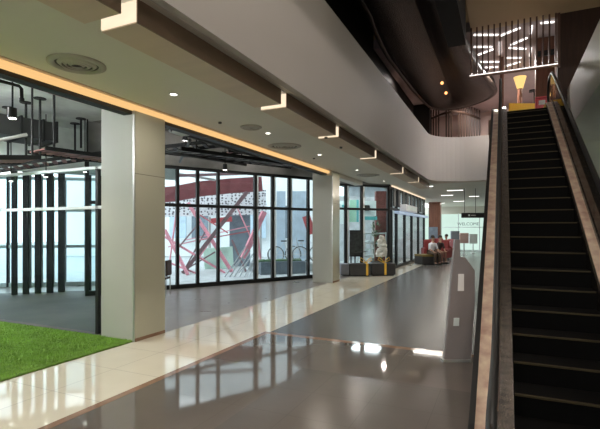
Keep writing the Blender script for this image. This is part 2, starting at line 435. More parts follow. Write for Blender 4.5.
# right side: fascia, slab, wall
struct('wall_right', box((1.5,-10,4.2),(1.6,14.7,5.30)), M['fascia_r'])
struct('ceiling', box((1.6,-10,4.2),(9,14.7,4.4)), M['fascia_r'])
struct('wall_right', box((3.4,-10,0),(3.5,20,4.2)), M['fascia_r'])
struct('wall_right', box((6,20,0),(6.1,46,3.6)), M['white'])
struct('wall_right', box((3.4,20,0),(6.0,20.1,3.6)), M['white'])
# upper storey
struct('wall_left', box((-16.1,-10,0),(-16,6.2,4.5)), M['concrete'])
struct('wall_right', box((9,-10,4.4),(9.1,31,7.6)), M['fascia'])
struct('wall_left', box((-3.75,-10,FL2),(-3.65,20.3,9.1)), M['upwall'])
struct('wall_left', box((-3.65,20.0,FL2),(-2.95,20.3,7.3)), M['upwall'])
struct('wall_back', box((-3.75,13.32,7.62),(4.6,13.42,9.3)), M['soffit'])
struct('wall_right', box((1.62,14.7,0),(3.4,14.8,4.2)), M['fascia_r'])
struct('wall_right', box((1.28,13.12,FL2),(3.6,13.3,7.3)), M['brown'])
struct('ceiling', box((-.82,9.3,7.3),(4.5,13.3,7.7)), M['soffit'])
struct('ceiling', box((-5.3,13.3,7.32),(9,23,7.6)), M['upceil'])
struct('ceiling', box((-4,-10,9.0),(4.5,13.3,9.3)), M['soffit'])
struct('wall_right', box((3.5,-10,4.4),(3.6,13,9.0)), M['fascia_r'])
struct('wall_back', box((-5.3,22.6,FL2),(9,22.8,7.3)), M['pinkwall'])
struct('wall_left', box((-5.3,13.3,FL2),(-5.2,22.6,7.3)), M['pinkwall'])
struct('trim_5', box((-1.22,3.5,6.2),(-.82,11.35,9.0)), M['fin'])
struct('trim_6', box((1.27,13.05,5.9),(1.34,13.12,7.3)), M['slat'])

# hanging slat screen
sc = thing('slat_screen', (.25,13.05,5.93), 'hanging screen of brown vertical slats above the escalator top', 'slat screen')
box((-.84,13.0,5.93),(1.28,13.1,5.98)).build('bottom_rail', M['slat'], sc)
n = 15
for i in range(n):
    x = -.8+i*(2.04/(n-1))
    box((x-.02,13.02,5.98),(x+.02,13.08,7.3)).build('slat', M['slat'], sc)
box((-.84,12.985,5.965),(1.28,13.0,5.98)).build('light_line', M['led'], sc)
# zigzag led strips on the ceiling beyond
segs = [((474,35),(498,35)),((474,47),(492,47)),((478,55),(494,49)),((500,36),(520,28)),((511,45),(527,38)),((509,48),(526,49)),
        ((506,58),(521,58)),((503,67),(520,62)),((474,68),(498,67)),((500,42),(500,55)),((541,22),(554,22)),((531.5,26),(530.5,34)),((531,48),(530,56)),((480,62),(499,62))]
lbl = ['top left','upper left','left slanting','upper slanting','middle slanting','middle level','lower level','lower slanting','bottom left','short upright left','top right','short upright right','small upright right','lower left']
for k, ((xa,ya),(xb,yb)) in enumerate(segs):
    a = onz(xa, ya, 7.30); b = onz(xb, yb, 7.30)
    a.y = max(a.y, 13.5); b.y = max(b.y, 13.5)
    mb = MB().beam(a, b, .055, .03)
    tag(mb.build('ceiling_light_strip', M['led']), 'white light strip on the upper ceiling seen through the slats, %s one' % lbl[k], 'light strip', 'light strips on the upper ceiling')

# glossy membrane ceiling feature
Zc = 7.0
pts = [(362,0),(373,24),(385,50),(395,65),(405,78),(417,93),(430,106),(442,108.5),(455,107.5),(468,105),(480,101),(489,97),(495,91),(490,82),(480,70),(466,48),(455,20),(448,0)]
poly = [onz(x,y,Zc) for x,y in pts]
first = [Vector((-3.05,1.0,Zc)), Vector((-3.15,4.5,Zc))]
last = [Vector((-1.45,4.5,Zc)), Vector((-1.75,1.0,Zc))]
poly = first+poly+last
# resample the outline smoothly
def catmull(P, n=4):
    out = []
    L_ = len(P)
    for i in range(L_):
        p0,p1,p2,p3 = P[i-1],P[i],P[(i+1)%L_],P[(i+2)%L_]
        for k in range(n):
            t = k/n
            out.append(.5*((2*p1)+(-p0+p2)*t+(2*p0-5*p1+4*p2-p3)*t*t+(-p0+3*p1-3*p2+p3)*t**3))
    return out
ring = catmull(poly, 3)
cen = sum(ring, Vector())/len(ring)
can = thing('ceiling_canopy', (cen.x,cen.y,Zc), 'large dark glossy curved ceiling canopy with a rolled edge above the void', 'ceiling canopy')
mb = MB(); rows = []
# axis spine: interior point for every outline point
for k in range(7):
    s_ = 1-k/6.0
    row = []
    for p in ring:
        ctr = Vector((cen.x*.35+p.x*.65*0+ (cen.x)*.65, p.y*.82+cen.y*.18, Zc))
        if k == 6: q = Vector((cen.x, p.y*.82+cen.y*.18, Zc))
        else: q = ctr.lerp(p, s_)
        q.z = Zc-.16*math.sin(PI*min(1,(1-s_)*1.2))-.05+(.25*(1-s_))
        row.append(mb.bm.verts.new(q))
    rows.append(row)
top = [mb.bm.verts.new(p+Vector((0,0,1.0))) for p in ring]
N = len(ring)
for a, b in [(top, rows[0])]+list(zip(rows, rows[1:])):
    for i in range(N): mb.bm.faces.new((a[i], a[(i+1)%N], b[(i+1)%N], b[i]))
mb.build('membrane', M['canopy'], can, smooth=True)
MB().tube(ring, .09, 10, closed=True).build('rolled_rim', M['canopy_e'], can, smooth=True)
MB().tube([onz(x,y,Zc)+Vector((.02,0,.06)) for x,y in ((461,40),(465,50),(469,60),(472,70),(475,79))], .035, 6).build('edge_glint', M['steel'], can)  # pale tube stands in for light strip reflections along the edge
for k,(x,y) in enumerate([(442,83),(446,93)]):
    p = onz(x,y,Zc-.18)
    tag(MB().ball(p,.05).build('ceiling_lamp', M['amber']), 'small glowing amber lamp under the dark canopy, %s one' % ['upper','lower'][k], 'lamp', 'amber lamps')
# posts of slatted partition on upper floor seen under the canopy (curved)
pt = thing('slat_partition', at(455,21,FL2), 'curved slatted partition on the upper floor behind the white parapet', 'partition')
for i in range(20):
    px = 431+i*2.55
    d = 20.5-1.2*math.sin(PI*i/19)
    p = at(px, d, FL2)
    if i in (4,5,9,10): continue
    box((p.x-.03,p.y-.03,FL2),(p.x+.03,p.y+.03,7.3)).build('slat', M['backlitrib'], pt)
MB().tube([at(431+i*2.55, 20.45-1.2*math.sin(PI*i/19), 6.9) for i in range(20)], .05, 6).build('top_rail', M['backlitrib'], pt)
for i,px in enumerate((438,461,468,474)):
    p = at(px, 18.8, FL2)
    q = thing('yellow_floor_lamp', p, 'small yellow light at the foot of the upper partition, %s from the left' % ['first','second','third','fourth'][i], 'lamp', 'yellow lights on the parapet')
    MB().cyl(p, .04, .62).build('stem', M['black'], q)
    MB().cyl(p+Vector((0,0,.62)), .07, .14, 12, .09).build('shade', M['yellow_e'], q)

# upper landing furniture
def ub(px0, px1, d, z0, z1, dep=.1):
    a = at(px0, d); b = at(px1, d)
    return a, b
yb = thing('barrier_board', at(523,14.3,4.6), 'yellow barrier board standing at the top of the escalator', 'barrier')
a, b = at(509,14.3), at(536,14.3)
MB().beam((a.x,a.y,5.45),(b.x,b.y,5.45),.05,.76).build('board', M['yellowp'], yb)
for px in (512,533):
    p = at(px,14.35); MB().cyl((p.x,p.y,4.6),.03,.9,8).build('leg', M['yellowp'], yb)
rb = thing('waste_bin', at(541.5,12.3,4.6), 'red box bin beside the yellow barrier board', 'bin')
p = at(541.5,12.3); box((p.x-.15,p.y-.15,4.6),(p.x+.15,p.y+.15,5.36),.02).build('bin_body', M['redp'], rb)
box((p.x-.16,p.y-.16,5.36),(p.x+.16,p.y+.16,5.41),.01).build('lid', M['redp'], rb)
box((p.x-.08,p.y-.165,5.18),(p.x+.08,p.y-.15,5.3)).build('notice', M['paper'], rb)
lp = thing('standing_lantern', at(520,14.9,4.65), 'glowing yellow lantern on a dark brown post on the upper floor', 'lantern')
p = at(520,14.9); MB().cyl((p.x,p.y,4.65),.08,1.85,12).build('post', M['wood'], lp)
MB().cyl((p.x,p.y,6.5),.09,.4,16,.2).build('shade', M['yellow_e'], lp)
st = thing('lectern_stand', at(535,14.9,4.65), 'thin black stand with a sloping top beside the red bin', 'stand')
p = at(534.5,14.8); MB().cyl((p.x,p.y,4.65),.03,1.75,8).build('pole', M['black'], st)
MB().obox((p.x,p.y,6.42),(1,0,.1),(.16,.12,.02)).build('top_plate', M['black'], st)
pn = thing('timber_pier', at(544,12.9,4.65), 'wide reddish brown timber pier behind the hanging slats', 'pier')
a = at(544.5,12.9); box((a.x-.24,a.y-.2,4.65),(a.x+.24,a.y+.2,7.3)).build('shaft', M['wood'], pn)
for k in range(3):
    box((a.x-.23+k*.17,a.y-.26,6.75),(a.x-.11+k*.17,a.y-.2,6.9)).build('black_block', M['blackpl'], pn)
le = thing('lantern', at(554.5,12.2,4.6), 'glowing yellow lantern right of the red bin near the handrail', 'lantern')
p = at(554,12.1); MB().cyl((p.x,p.y,5.42),.1,.36,14,.05).build('shade', M['yellow_e'], le)
MB().cyl((p.x,p.y,4.6),.03,.82,8).build('post', M['black'], le)
tag(MB().cyl(at(502,14.2,4.6),.06,2.7,10).build('timber_pole', M['wood']), 'slim reddish brown pole left of the yellow barrier board', 'pole')
wb = thing('white_display', at(551,16.4,4.65), 'white goods display on the upper floor behind the handrail', 'display')
for k in range(4):
    p = at(546+k*4,16.6,4.65); box((p.x-.12,p.y-.12,4.65),(p.x+.12,p.y+.12,6.5+.25*(k%2)),.04).build('display_block', M['tealw'], wb)
for k in range(5):
    p = at(505+k*8.5,19.3,FL2)
    tag(box((p.x-.17,p.y-.04,FL2),(p.x+.17,p.y+.04,7.0)).build('upright_screen', M['upceil'] if k%2 else M['pinkwall']), 'tall pale mauve screen at the back of the upper floor, %s from left' % ['first','second','third','fourth','fifth'][k], 'screen', 'mauve screens')

# ------------------------------------------------------------------ escalator
N0 = 1.7-3.74
def zl(y): return N0+.577*y          # nosing line
esc = thing('escalator', (.48,3,0), 'long escalator with black steps and copper trim rising to the upper floor', 'escalator')
XL, XR = .08, .88
YB = -N0/.577
tr, rs = .32, .1846
k = -5
ys = []
while True:
    y = 5.374+k*tr
    z = zl(y)
    if z > 4.52: break
    ys.append((y, max(z,.0))); k += 1
for i,(y,z) in enumerate(ys):
    st = MB()
    pr = [(XL,y,z),(XL,y+.03,z-rs-.03),(XL,y+tr+.06,z-rs-.03),(XL,y+tr+.03,z)]
    if z-rs-.03 < -.1: pr = [(XL,y,z),(XL,y+.01,-.09),(XL,y+tr+.06,-.09),(XL,y+tr+.03,z)]
    st.prism(pr, (XR-XL,0,0))
    so = st.build('step', M['step'], esc)
    box((XL+.01,y-.006,z-.012),(XR-.01,y+.028,z+.003)).build('nosing', M['nose'], so)
box((XL,2.35,.0),(XR,5.374-5*tr,.012)).build('flat_step', M['step'], esc)
box((XL-.02,1.5,.0),(XR+.02,2.35,.018)).build('comb_plate', M['skirt'], esc)
YT = ys[-1][0]+tr
box((XL,YT-.02,4.3),(XR,12.62,4.5)).build('top_comb_plate', M['step'], esc)
def prof(e, y0=1.9, y1=12.4, low=None, high=None, n=36):
    """running line e above the steps, level at both ends"""
    out = []
    for i in range(n+1):
        y = y0+(y1-y0)*i/n
        z = zl(y)
        # soft levelling
        zz = .5*(z+math.sqrt(z*z+.02)); zz = 4.6-.5*((4.6-zz)+math.sqrt((4.6-zz)**2+.02))
        out.append((y, zz+e))
    return out
def band(x0, x1, e0, e1, y0=1.9, y1=12.4):
    """extruded strip between two heights following the incline"""
    mb = MB(); P0 = prof(e0,y0,y1); P1 = prof(e1,y0,y1)
    vs = [[mb.bm.verts.new(q) for q in ((x0,a[0],a[1]),(x1,a[0],a[1]),(x1,b[0],b[1]),(x0,b[0],b[1]))] for a,b in zip(P0,P1)]
    for a,b in zip(vs,vs[1:]):
        for k in range(4): mb.bm.faces.new((a[k],a[(k+1)%4],b[(k+1)%4],b[k]))
    mb.bm.faces.new(vs[0]); mb.bm.faces.new(vs[-1][::-1])
    return mb
for side in (-1, 1):
    e = XL if side < 0 else XR
    s = side
    band(e, e+s*.02, -.22, .08).build('skirt_panel', M['skirt'], esc)
    band(e+s*.02, e+s*.115, .04, .10).build('inner_deck', M['skirt'] if s<0 else M['copper'], esc)
    band(e+s*.115, e+s*.15, .04, .16).build('glass_channel', M['stone'] if s>0 else M['copper_d'], esc)
    band(e+s*.15, e+s*.28, .0, .06).build('outer_deck', M['copper'] if s<0 else M['stone'], esc)
    # cladding
    mb = MB(); P = prof(.0)
    pts_ = [(e+s*.28,y,z) for y,z in P]+[(e+s*.28,12.4,4.15),(e+s*.28,10.6,3.3),(e+s*.28,5.0,.0),(e+s*.28,1.9,-.02)]
    mb.prism(pts_, (s*.02,0,0)); mb.build('truss_cladding', M['copper_d'] if s<0 else M['stone'], esc)
    # glass balustrade as separate panes
    gx = e+s*.132
    ysp = [2.3+1.35*i for i in range(8)]
    for ya, yb_ in zip(ysp, ysp[1:]):
        mb = MB()
        nseg = 8
        lo = []; hi = []
        for i in range(nseg+1):
            y = ya+.01+(yb_-ya-.02)*i/nseg
            z = zl(y); zz = .5*(z+math.sqrt(z*z+.02)); zz = 4.6-.5*((4.6-zz)+math.sqrt((4.6-zz)**2+.02))
            lo.append((gx-.006,y,zz+.14)); hi.append((gx-.006,y,zz+.74))
        mb.prism(lo+hi[::-1], (.012,0,0)); mb.build('glass_pane', M['bglass'], esc)
    # handrail with newel returns
    hp = [(gx,y,z) for y,z in prof(.76, 2.55, 12.1, n=44)]
    low = [(gx, 2.55-.32*math.sin(a), hp[0][2]-.32+.32*math.cos(a)) for a in [PI*j/10 for j in range(1,11)]]
    high = [(gx, 12.1+.32*math.sin(a), hp[-1][2]-.32+.32*math.cos(a)) for a in [PI*j/10 for j in range(1,11)]]
    MB().tube(low[::-1]+hp+high, (.042,.028), 10, flat=(1,0,0)).build('handrail', M['rubber'], esc, smooth=True)
    lowp = [(gx, 2.55-.29*math.sin(a), hp[0][2]-.32+.29*math.cos(a)) for a in [PI*j/10 for j in range(0,11)]]
    MB().prism([(gx-.03,y,z) for _,y,z in lowp]+[(gx-.03,2.55,.12)], (.06,0,0)).build('newel_plate', M['skirt'], esc)
# left outside rim
band(XL-.28, XL-.325, -.1, .085).build('outer_rim', M['blackpl'], esc)
# underside
mb = MB(); mb.prism([(XL-.28,5.0,.0),(XL-.28,10.6,3.28),(XL-.28,12.4,4.13),(XL-.28,12.4,4.1),(XL-.28,10.6,3.24),(XL-.28,5.1,.0)], (1.36,0,0)); mb.build('underside_panel', M['stone'], esc)
# floor plate at the foot (left)
mb = MB()
# grey partition / directory stand
d0 = 5.65
base = at(457, d0)
ax = Vector((CA,SA,0)); ay = Vector((-SA,CA,0))
ks = thing('directory_stand', base, 'grey angular stand with a notched top and white sheet left of the escalator', 'stand')
def kp(px,py,d=d0):
    p = at(px,d); return Vector((p.x,p.y,zat(py,d)))
out = [(444.5,361.8),(471,361.8),(474.8,300),(474.8,270.5),(465.5,257.5),(460.4,257),(460,239.5),(455.3,239.5)]
mb = MB(); mb.prism([kp(x,y) for x,y in out], ay*.07); mb.build('panel', M['kiosk'], ks)
mb = MB(); mb.prism([kp(x,y,d0-.012) for x,y in [(458,291),(464,291),(464,274),(458.5,274)]], ay*.01); mb.build('paper_sheet', M['paper'], ks)
mb = MB(); mb.prism([kp(x,y,d0-.012) for x,y in [(453.5,326),(459,326),(459.5,318),(454,318)]], ay*.01); mb.build('paper_label', M['tealw'], ks)
mb = MB(); mb.prism([kp(x,y,d0-.02) for x,y in [(443,364),(471,364),(471,360),(443,360)]], ay*.1); mb.build('foot_rail', M['steel'], ks)
for o in list(ks.children):
    for v in o.data.vertices:
        if (v.co.z) < 0: v.co.z = 0
# ------------------------------------------------------------------ columns
def column(x, y, lab, zt=4.5):
    c = thing('column', (x-.35,y+.33,0), lab, 'column', 'walkway columns')
    box((x-.7,y,0),(x-.012,y+.67,zt)).build('shaft', M['column_f'], c)
    box((x-.012,y+.012,.05),(x,y+.66,ZC-.02)).build('gloss_panel', M['column_s'], c)
    box((x-.03,y-.006,0),(x+.003,y+.004,ZC-.02)).build('corner_trim', M['steel'], c)
    box((x,y+.01,2.555),(x+.001,y+.66,2.567)).build('panel_joint', M['seam'], c)
    box((x-.012,y+.012,0),(x+.004,y+.66,.05)).build('base_trim', M['brass_band'], c)
column(CX+.02, 4.97, 'nearest square pale column beside the grass mat')
column(CX+.13, 13.19, 'farther square pale column in front of the glazing')

# illuminated cove on the ceiling edge, its light put in as emission
cl = thing('cove_strip', (CX,2,3.5), 'long amber cove surface, its light painted as glow, along the ceiling edge over the columns', 'cove glow')
box((CX-.03,-9,3.515),(CX+.055,13.1,3.6)).build('diffuser', M['warm'], cl)
box((CX+.055,-9,3.59),(CX+.13,13.1,3.60)).build('edge_profile', M['beam'], cl)
cl = thing('cove_strip', (CX,14.5,3.5), 'short cove surface, its light painted as glow, past the farther column', 'cove glow')
box((CX-.03,13.9,3.5),(CX+.05,16.5,3.6)).build('diffuser', M['warmw'], cl)

# ------------------------------------------------------------------ ceiling fittings
def vent(px, py, r, lab, rings=4):
    p = onz(px, py, ZC)
    t = thing('ceiling_vent', p, lab, 'air diffuser', 'round ceiling diffusers')
    MB().lathe(p, [(r,0),(r*1.0,-.012),(r*.8,-.03),(r*.74,-.005)]).build('outer_ring', M['vent'], t, smooth=True)
    MB().cyl(p+Vector((0,0,-.004)), r*.76, .003).build('dark_opening', M['ventd'], t)
    for k in range(1, rings):
        rr = r*(.74-.17*k)
        MB().lathe(p, [(rr+.03,-.004),(rr,-.028),(rr-.02,-.026),(rr-.002,-.004)]).build('louvre_ring', M['vent'], t, smooth=True)
vent(77,64,.31,'nearest round slotted air diffuser in the walkway ceiling')
vent(251,127,.2,'small round air diffuser left of the second beam gap')
vent(284.6,146,.38,'wide round air diffuser beyond the small one')
vent(368,175,.4,'farthest wide round air diffuser near the second column')
dl = [(173.6,94),(268,133),(319.5,154.5),(357,170),(384,181),(343,176)]
names = ['nearest','second','third','fourth','fifth','sixth']
for k,(px,py) in enumerate(dl):
    p = onz(px,py,ZC)
    t = thing('downlight', p, 'small round recessed ceiling downlight, %s along the walkway' % names[k], 'downlight', 'walkway downlights')
    MB().lathe(p, [(.07,0),(.07,-.008),(.05,-.012),(.045,0)]).build('bezel', M['steel'], t)
    MB().cyl(p+Vector((0,0,-.006)), .045, .004, 20).build('lens', M['lamp'], t)
    child_light(t, (0,0,-.03), 'AREA', 14, size=.13)
for k,(px,py,s_) in enumerate([(220,122,.02),(314,158,.02),(326,137,.04),(341,147,.03)]):
    z_ = ZC if k < 2 else BZ
    p = onz(px,py,z_)
    tag(MB().cyl(p-Vector((0,0,.03)), .03, .03, 12).build('smoke_detector', M['ventd']), 'small dark ceiling sensor, %s from the camera' % names[k], 'sensor', 'ceiling sensors')
# ceiling lights behind the camera; unseen fill lamps added over the void
for k,(x,y) in enumerate([(-4.1,-1.5),(-4.1,-5.5)]):
    p = Vector((x,y,ZC))
    t = thing('downlight', p, 'recessed downlight behind the viewpoint, %s one' % names[k], 'downlight', 'downlights behind the viewpoint')
    MB().cyl(p+Vector((0,0,-.006)), .06, .004, 20).build('lens', M['lamp'], t)
    child_light(t, (0,0,-.03), 'AREA', 70, size=.15)
for k,(x,y) in enumerate([(-2.4,-3),(1.5,-3),(-.2,1),(2.2,5),(2.2,-6),(-2.4,-7)]):
    p = Vector((x,y,9.0))
    t = thing('ceiling_lamp', p, 'unseen fill lamp added high over the void, %s one' % names[k], 'lamp', 'added fill lamps over the void')
    MB().cyl(p+Vector((0,0,-.12)), .25, .1, 20).build('housing', M['black'], t)
    MB().cyl(p+Vector((0,0,-.13)), .22, .01, 20).build('lens', M['lamp'], t)
    child_light(t, (0,0,-.16), 'AREA', 130, size=.45, color=(1,.90,.82))
# far corridor lights
fl = [(455,190,.7),(447,195,.6),(459,201,.7),(474,196,.5),(440,203,.6),(428,186,.4)]
for k,(px,py,w) in enumerate(fl):
    d = (ZC-EYE)*F/(HOR-py)
    p = at(px,d,ZC)
    t = thing('linear_light', p, 'flat white ceiling light in the far corridor, %s' % ['nearest','second','third','fourth','fifth','sixth','seventh','eighth'][k], 'ceiling light', 'far corridor lights')
    box((p.x-w/2-.02,p.y-.13,ZC-.02),(p.x+w/2+.02,p.y+.13,ZC)).build('frame', M['steel'], t)
    box((p.x-w/2,p.y-.11,ZC-.024),(p.x+w/2,p.y+.11,ZC-.019)).build('diffuser', M['lampc'], t)
    child_light(t, (0,0,-.05), 'AREA', 30, size=1.2, sy=.5, color=(1,.92,.82))
# upper floor lights
for k,(x,y) in enumerate([(-3,16),(0,16.5),(3,17),(-1,20)]):
    p = Vector((x,y,7.3)); t = thing('pendant_light', p, 'upper floor ceiling lamp, %s' % names[k], 'lamp', 'upper floor lamps')
    MB().cyl(p-Vector((0,0,.05)), .12, .05, 16).build('housing', M['white'], t)
    child_light(t, (0,0,-.1), 'AREA', 110, size=.5, color=(1,.94,.9))

# ------------------------------------------------------------------ glazed walls
def facade(name, A, B, posts, z1, transoms, w=.06, white=(), gl='glass', zb=0.0, lab=None, dep=.1, hm='black'):
    """curtain wall from A to B in plan; posts = fractions"""
    A, B = Vector((A[0],A[1],0)), Vector((B[0],B[1],0)); D = B-A
    root = thing(name, tuple(A+Vector((0,0,zb))), lab, None, kind='structure')
    for i,f in enumerate(posts):
        p = A+D*f
        MB().obox((p.x,p.y,(zb+z1)/2), D, (w/2,dep/2,(z1-zb)/2)).build('mullion', M['black'], root)
        if i in white:
            q = p+D.normalized()*(w*.85)
            MB().obox((q.x,q.y,(zb+z1)/2), D, (w*.42,dep/2*.8,(z1-zb)/2)).build('mullion', M['white_mull'], root)
    c = (A+B)/2
    for z in [zb+.05]+list(transoms)+[z1-.04]:
        MB().obox((c.x,c.y,z), D, (D.length/2,dep/2*.96,.045 if z > zb+.1 else .07)).build('transom', M[hm], root)
    for f0,f1 in zip(posts, posts[1:]):
        a, b = A+D*f0, A+D*f1; m_ = (a+b)/2
        MB().obox((m_.x,m_.y,(zb+z1)/2), D, ((b-a).length/2-w/2,.005,(z1-zb)/2-.05)).build('glass_pane', M[gl], root)
    return root
# bay 2: posts from bearings
A2, B2 = Vector((-9.75,7.95,0)), Vector((-5.75,14.87,0))
def frac(px, A, B):
    u = (px-300)/F  # lat = u*d
    def g_(P): 
        lat = CA*P.x+SA*P.y; d = -SA*P.x+CA*P.y
        return lat-u*d
    a, b = g_(A), g_(B)
    return a/(a-b)
posts = [0]+[frac(p,A2,B2) for p in (177.4,197.5,218,255,272.3,289)]+[frac(308,A2,B2),1]
posts = sorted(set([0,.16]+[p for p in posts if p > .2]))
white = [i for i,p in enumerate(posts) if any(abs(p-frac(q,A2,B2))<.002 for q in (255,272.3,289))]
facade('window_1', A2, B2, posts, 3.55, [2.42], white=white, w=.085)
c = (A2+B2)/2; D2 = (B2-A2)
struct('wall_left', MB().obox((c.x,c.y,4.02), D2, (D2.length/2,.1,.47)), M['concrete_d'])
# bay 3
A3, B3 = at(333,17.3), at(388,18.3)
posts3 = [0, frac(345.5,A3,B3), frac(361.5,A3,B3), 1]
facade('window_2', A3, B3, posts3, 3.55, [2.55], white=[1,2], w=.1, gl='glass_b')
D3 = B3-A3; c = (A3+B3)/2
struct('wall_left', MB().obox((c.x,c.y,4.02), D3, (D3.length/2,.08,.47)), M['concrete_d'])
SX = B3.x
struct('wall_left', box((SX-.1,B3.y,3.55),(SX+.08,27.6,4.5)), M['black'])
# storefront along the corridor
SX = B3.x
wf = facade('window_3', (SX,B3.y+.1), (SX,27.3), [0,.045,.16,.36,.56,.78,1], 3.55, [2.62], w=.12, dep=.12, gl='glass')
tr_ = thing('door_rail', (SX+.16,22,2.5), 'pale blue lit sliding door track over the shop entrance', 'door track')
box((SX+.1,18.9,2.42),(SX+.3,27,2.53)).build('track_box', M['awning'], tr_)
sg = thing('shop_sign', (SX+.3,20.6,2.75), 'small grey box sign above the shop entrance track', 'sign')
box((SX+.11,19.9,2.56),(SX+.42,22.6,2.86),.02).build('sign_box', M['signbox'], sg)
box((SX+.42,20.2,2.62),(SX+.425,22.3,2.80)).build('sign_face', M['tealw'], sg)
for i in range(9):
    y = 18.6+i*.95
    box((SX+.095,y,2.72),(SX+.14,y+.42,3.5)).build('slat_panel', M['bench'], wf)
# light strip top of storefront
tag(box((SX+.1,18.3,3.53),(SX+.16,27,3.57)).build('light_strip', M['warmw']), 'thin light strip along the top of the dark shopfront', 'light strip')

# low glass partition along the grass
pr = thing('window_4', (-9,5.12,0), None, None, kind='structure')
for x in (-6.02,-9.5,-13):
    box((x-.03,5.09,0),(x+.03,5.15,2.74)).build('mullion', M['white_mull'] if x>-6 else M['black'], pr)
    if x > -6:
        box((x+.03,5.09,0),(x+.09,5.15,2.74)).build('mullion', M['white_mull'], pr)
for z,h in ((2.72,.05),(2.07,.05)):
    box((-13,5.09,z-h/2),(-5.8,5.15,z+h/2)).build('transom', M['white_mull'], pr)
for x0,x1 in ((-9.47,-6.05),(-12.97,-9.53)):
    box((x0,5.117,.02),(x1,5.125,2.7)).build('glass_pane', M['glass_b'], pr)
# fins row + glazing behind in bay 1
F0, F1 = at(-30,11.0), at(104,12.5)
fpx = [-28,-17,-6,14.5,26,38,50,61.5,88,99.5]
wd = [5,5,5,5,5.5,5.5,6,6,6,3.5]
for i,px in enumerate(fpx):
    f = frac(px, F0, F1); p = F0.lerp(F1, f)
    d = -SA*p.x+CA*p.y
    w = wd[i]/F*d
    tag(MB().obox((p.x,p.y,1.62), ax, (w/2,.03,1.62)).build('black_fin', M['fin']), 'tall black fin in the glazed bay left of the near column, %s from left' % ['first','second','third','fourth','fifth','sixth','seventh','eighth','ninth','tenth'][i], 'fin', 'black fins')
for i,(pa,pb) in enumerate([(17.5,23),(29,35),(41,47),(53,58),(65,82)]):
    fa, fb = frac(pa,F0,F1), frac(pb,F0,F1)
    a, b = F0.lerp(F1,fa)+ay*.35, F0.lerp(F1,fb)+ay*.35
    if i == 4: continue
    mb = MB(); n = 10; A_ = []; B_ = []
    for k in range(n+1):
        q = a.lerp(b,k/n)+ay*(.04*math.sin(k*PI))+ay*(.04*(k%2))
        A_.append((q.x,q.y)); B_.append((q.x+ay.x*.01,q.y+ay.y*.01))
    wall_strip(mb, A_, B_, .12, 3.2)
    tag(mb.build('curtain', M['curtain']), 'narrow sheer white curtain between black fins, %s from the left' % names[i], 'curtain', 'sheer curtains')
D_ = (F1-F0); cF = (F0+F1)/2+ay*.15
struct('wall_left', MB().obox((cF.x,cF.y,3.88), D_, (D_.length/2+2,.12,.62)), M['concrete'])
E0, E1 = F0+ay*1.6-ax*3, F1+ay*1.2
facade('window_5', (E0.x,E0.y), (E1.x,E1.y), [0,.15,.3,.45,.6,.72,.84,.93,1], 3.3, [2.3,1.2], w=.06, gl='glass_b', hm='white_mull')

# bay 1 services
def rod(px, y0, y1, d, lab, r=.025):
    p = at(px,d)
    t = thing('hanger_rod', (p.x,p.y,4.5), lab, 'hanger rod', 'hanger rods in the near bay')
    MB().cyl((p.x,p.y,zat(y1,d)), r, 4.5-zat(y1,d), 8).build('rod', M['black'], t)
    MB().cyl((p.x,p.y,4.48), .12, .02, 12).build('plate', M['black'], t)
for k,(px,y0,y1,d) in enumerate([(40,112,160,9.3),(54,110,147,8.9),(81,124,148,11),(75,130,150,11.5),(26,120,158,9.6),(8,140,165,10)]):
    rod(px,y0,y1,d,'black hanger rod below the near bay ceiling, %s' % ['left of the duct corner','right of the duct corner','closest to the column','farthest back','left of centre','at far left'][k])
du = thing('air_duct', at(18,9.6,3.75), 'dark rectangular air duct under the concrete ceiling of the near bay', 'air duct')
a, b = at(-25,9.2), at(50,10.3)
MB().beam((a.x,a.y,3.93),(b.x,b.y,3.93),.9,.42).build('duct_body', M['duct'], du)
for f in (.2,.5,.8,.99):
    p = a.lerp(b,f); MB().obox((p.x,p.y,3.93), b-a, (.02,.48,.24)).build('flange', M['black'], du)
tag(MB().tube([P3(-5,141,8.6),P3(27,134.5,9.0)],.035,8).build('hanging_pipe', M['pipe']), 'pale straight pipe under the dark air duct', 'pipe')
bp = thing('ceiling_pipe', P3(10,84,5.6), 'black bent pipe with a nozzle above the near spotlight', 'pipe')
MB().tube([P3(-8,79,5.5),P3(8,83,5.6),P3(19,86,5.7),P3(21.5,89,5.7),P3(21.8,99,5.7)],.022,8).build('pipe_run', M['black'], bp, smooth=True)
MB().cyl(P3(21.8,102,5.7),.03,.05,8).build('nozzle', M['black'], bp)
def ladder(A, B, w, lab, m='rust', n=12, grp='cable ladders', hang=True):
    A, B = Vector(A), Vector(B); D = (B-A).normalized(); s_ = D.cross(Vector((0,0,1))).normalized()*w/2
    t = thing('cable_ladder', tuple((A+B)/2), lab, 'cable ladder', grp)
    for q in (s_, -s_): MB().beam(A+q, B+q, .04, .08).build('side_rail', M['black'], t)
    for k in range(n):
        p = A.lerp(B,(k+.5)/n); MB().beam(p-s_, p+s_, .1, .03).build('rung', M[m], t)
    if hang:
        for f in ((.85,) if m=='rust' else (.08,.36,.64,.92)):
            p = A.lerp(B,f)+s_; MB().cyl((p.x,p.y,p.z),.018,4.5-p.z,6).build('hanger', M['black'], t)
ladder(P3(-20,160,7.6), P3(30,160,8.2), .9, 'rust coloured cable ladder hanging at far left of the near bay', n=9)
ladder(P3(36,150,9.2), P3(112,160,10.6), .8, 'rust coloured cable ladder running towards the near column', n=10)
ladder(P3(-10,170,10.6), P3(104,155,11.6), .8, 'rust coloured cable ladder behind the other two', n=12)
tag(MB().tube([P3(12,80,5.2),P3(62,96,6.6),P3(100,107,7.8)],.02,6).build('conduit', M['rust']), 'thin rust red conduit below the ceiling near the amber cove', 'conduit')
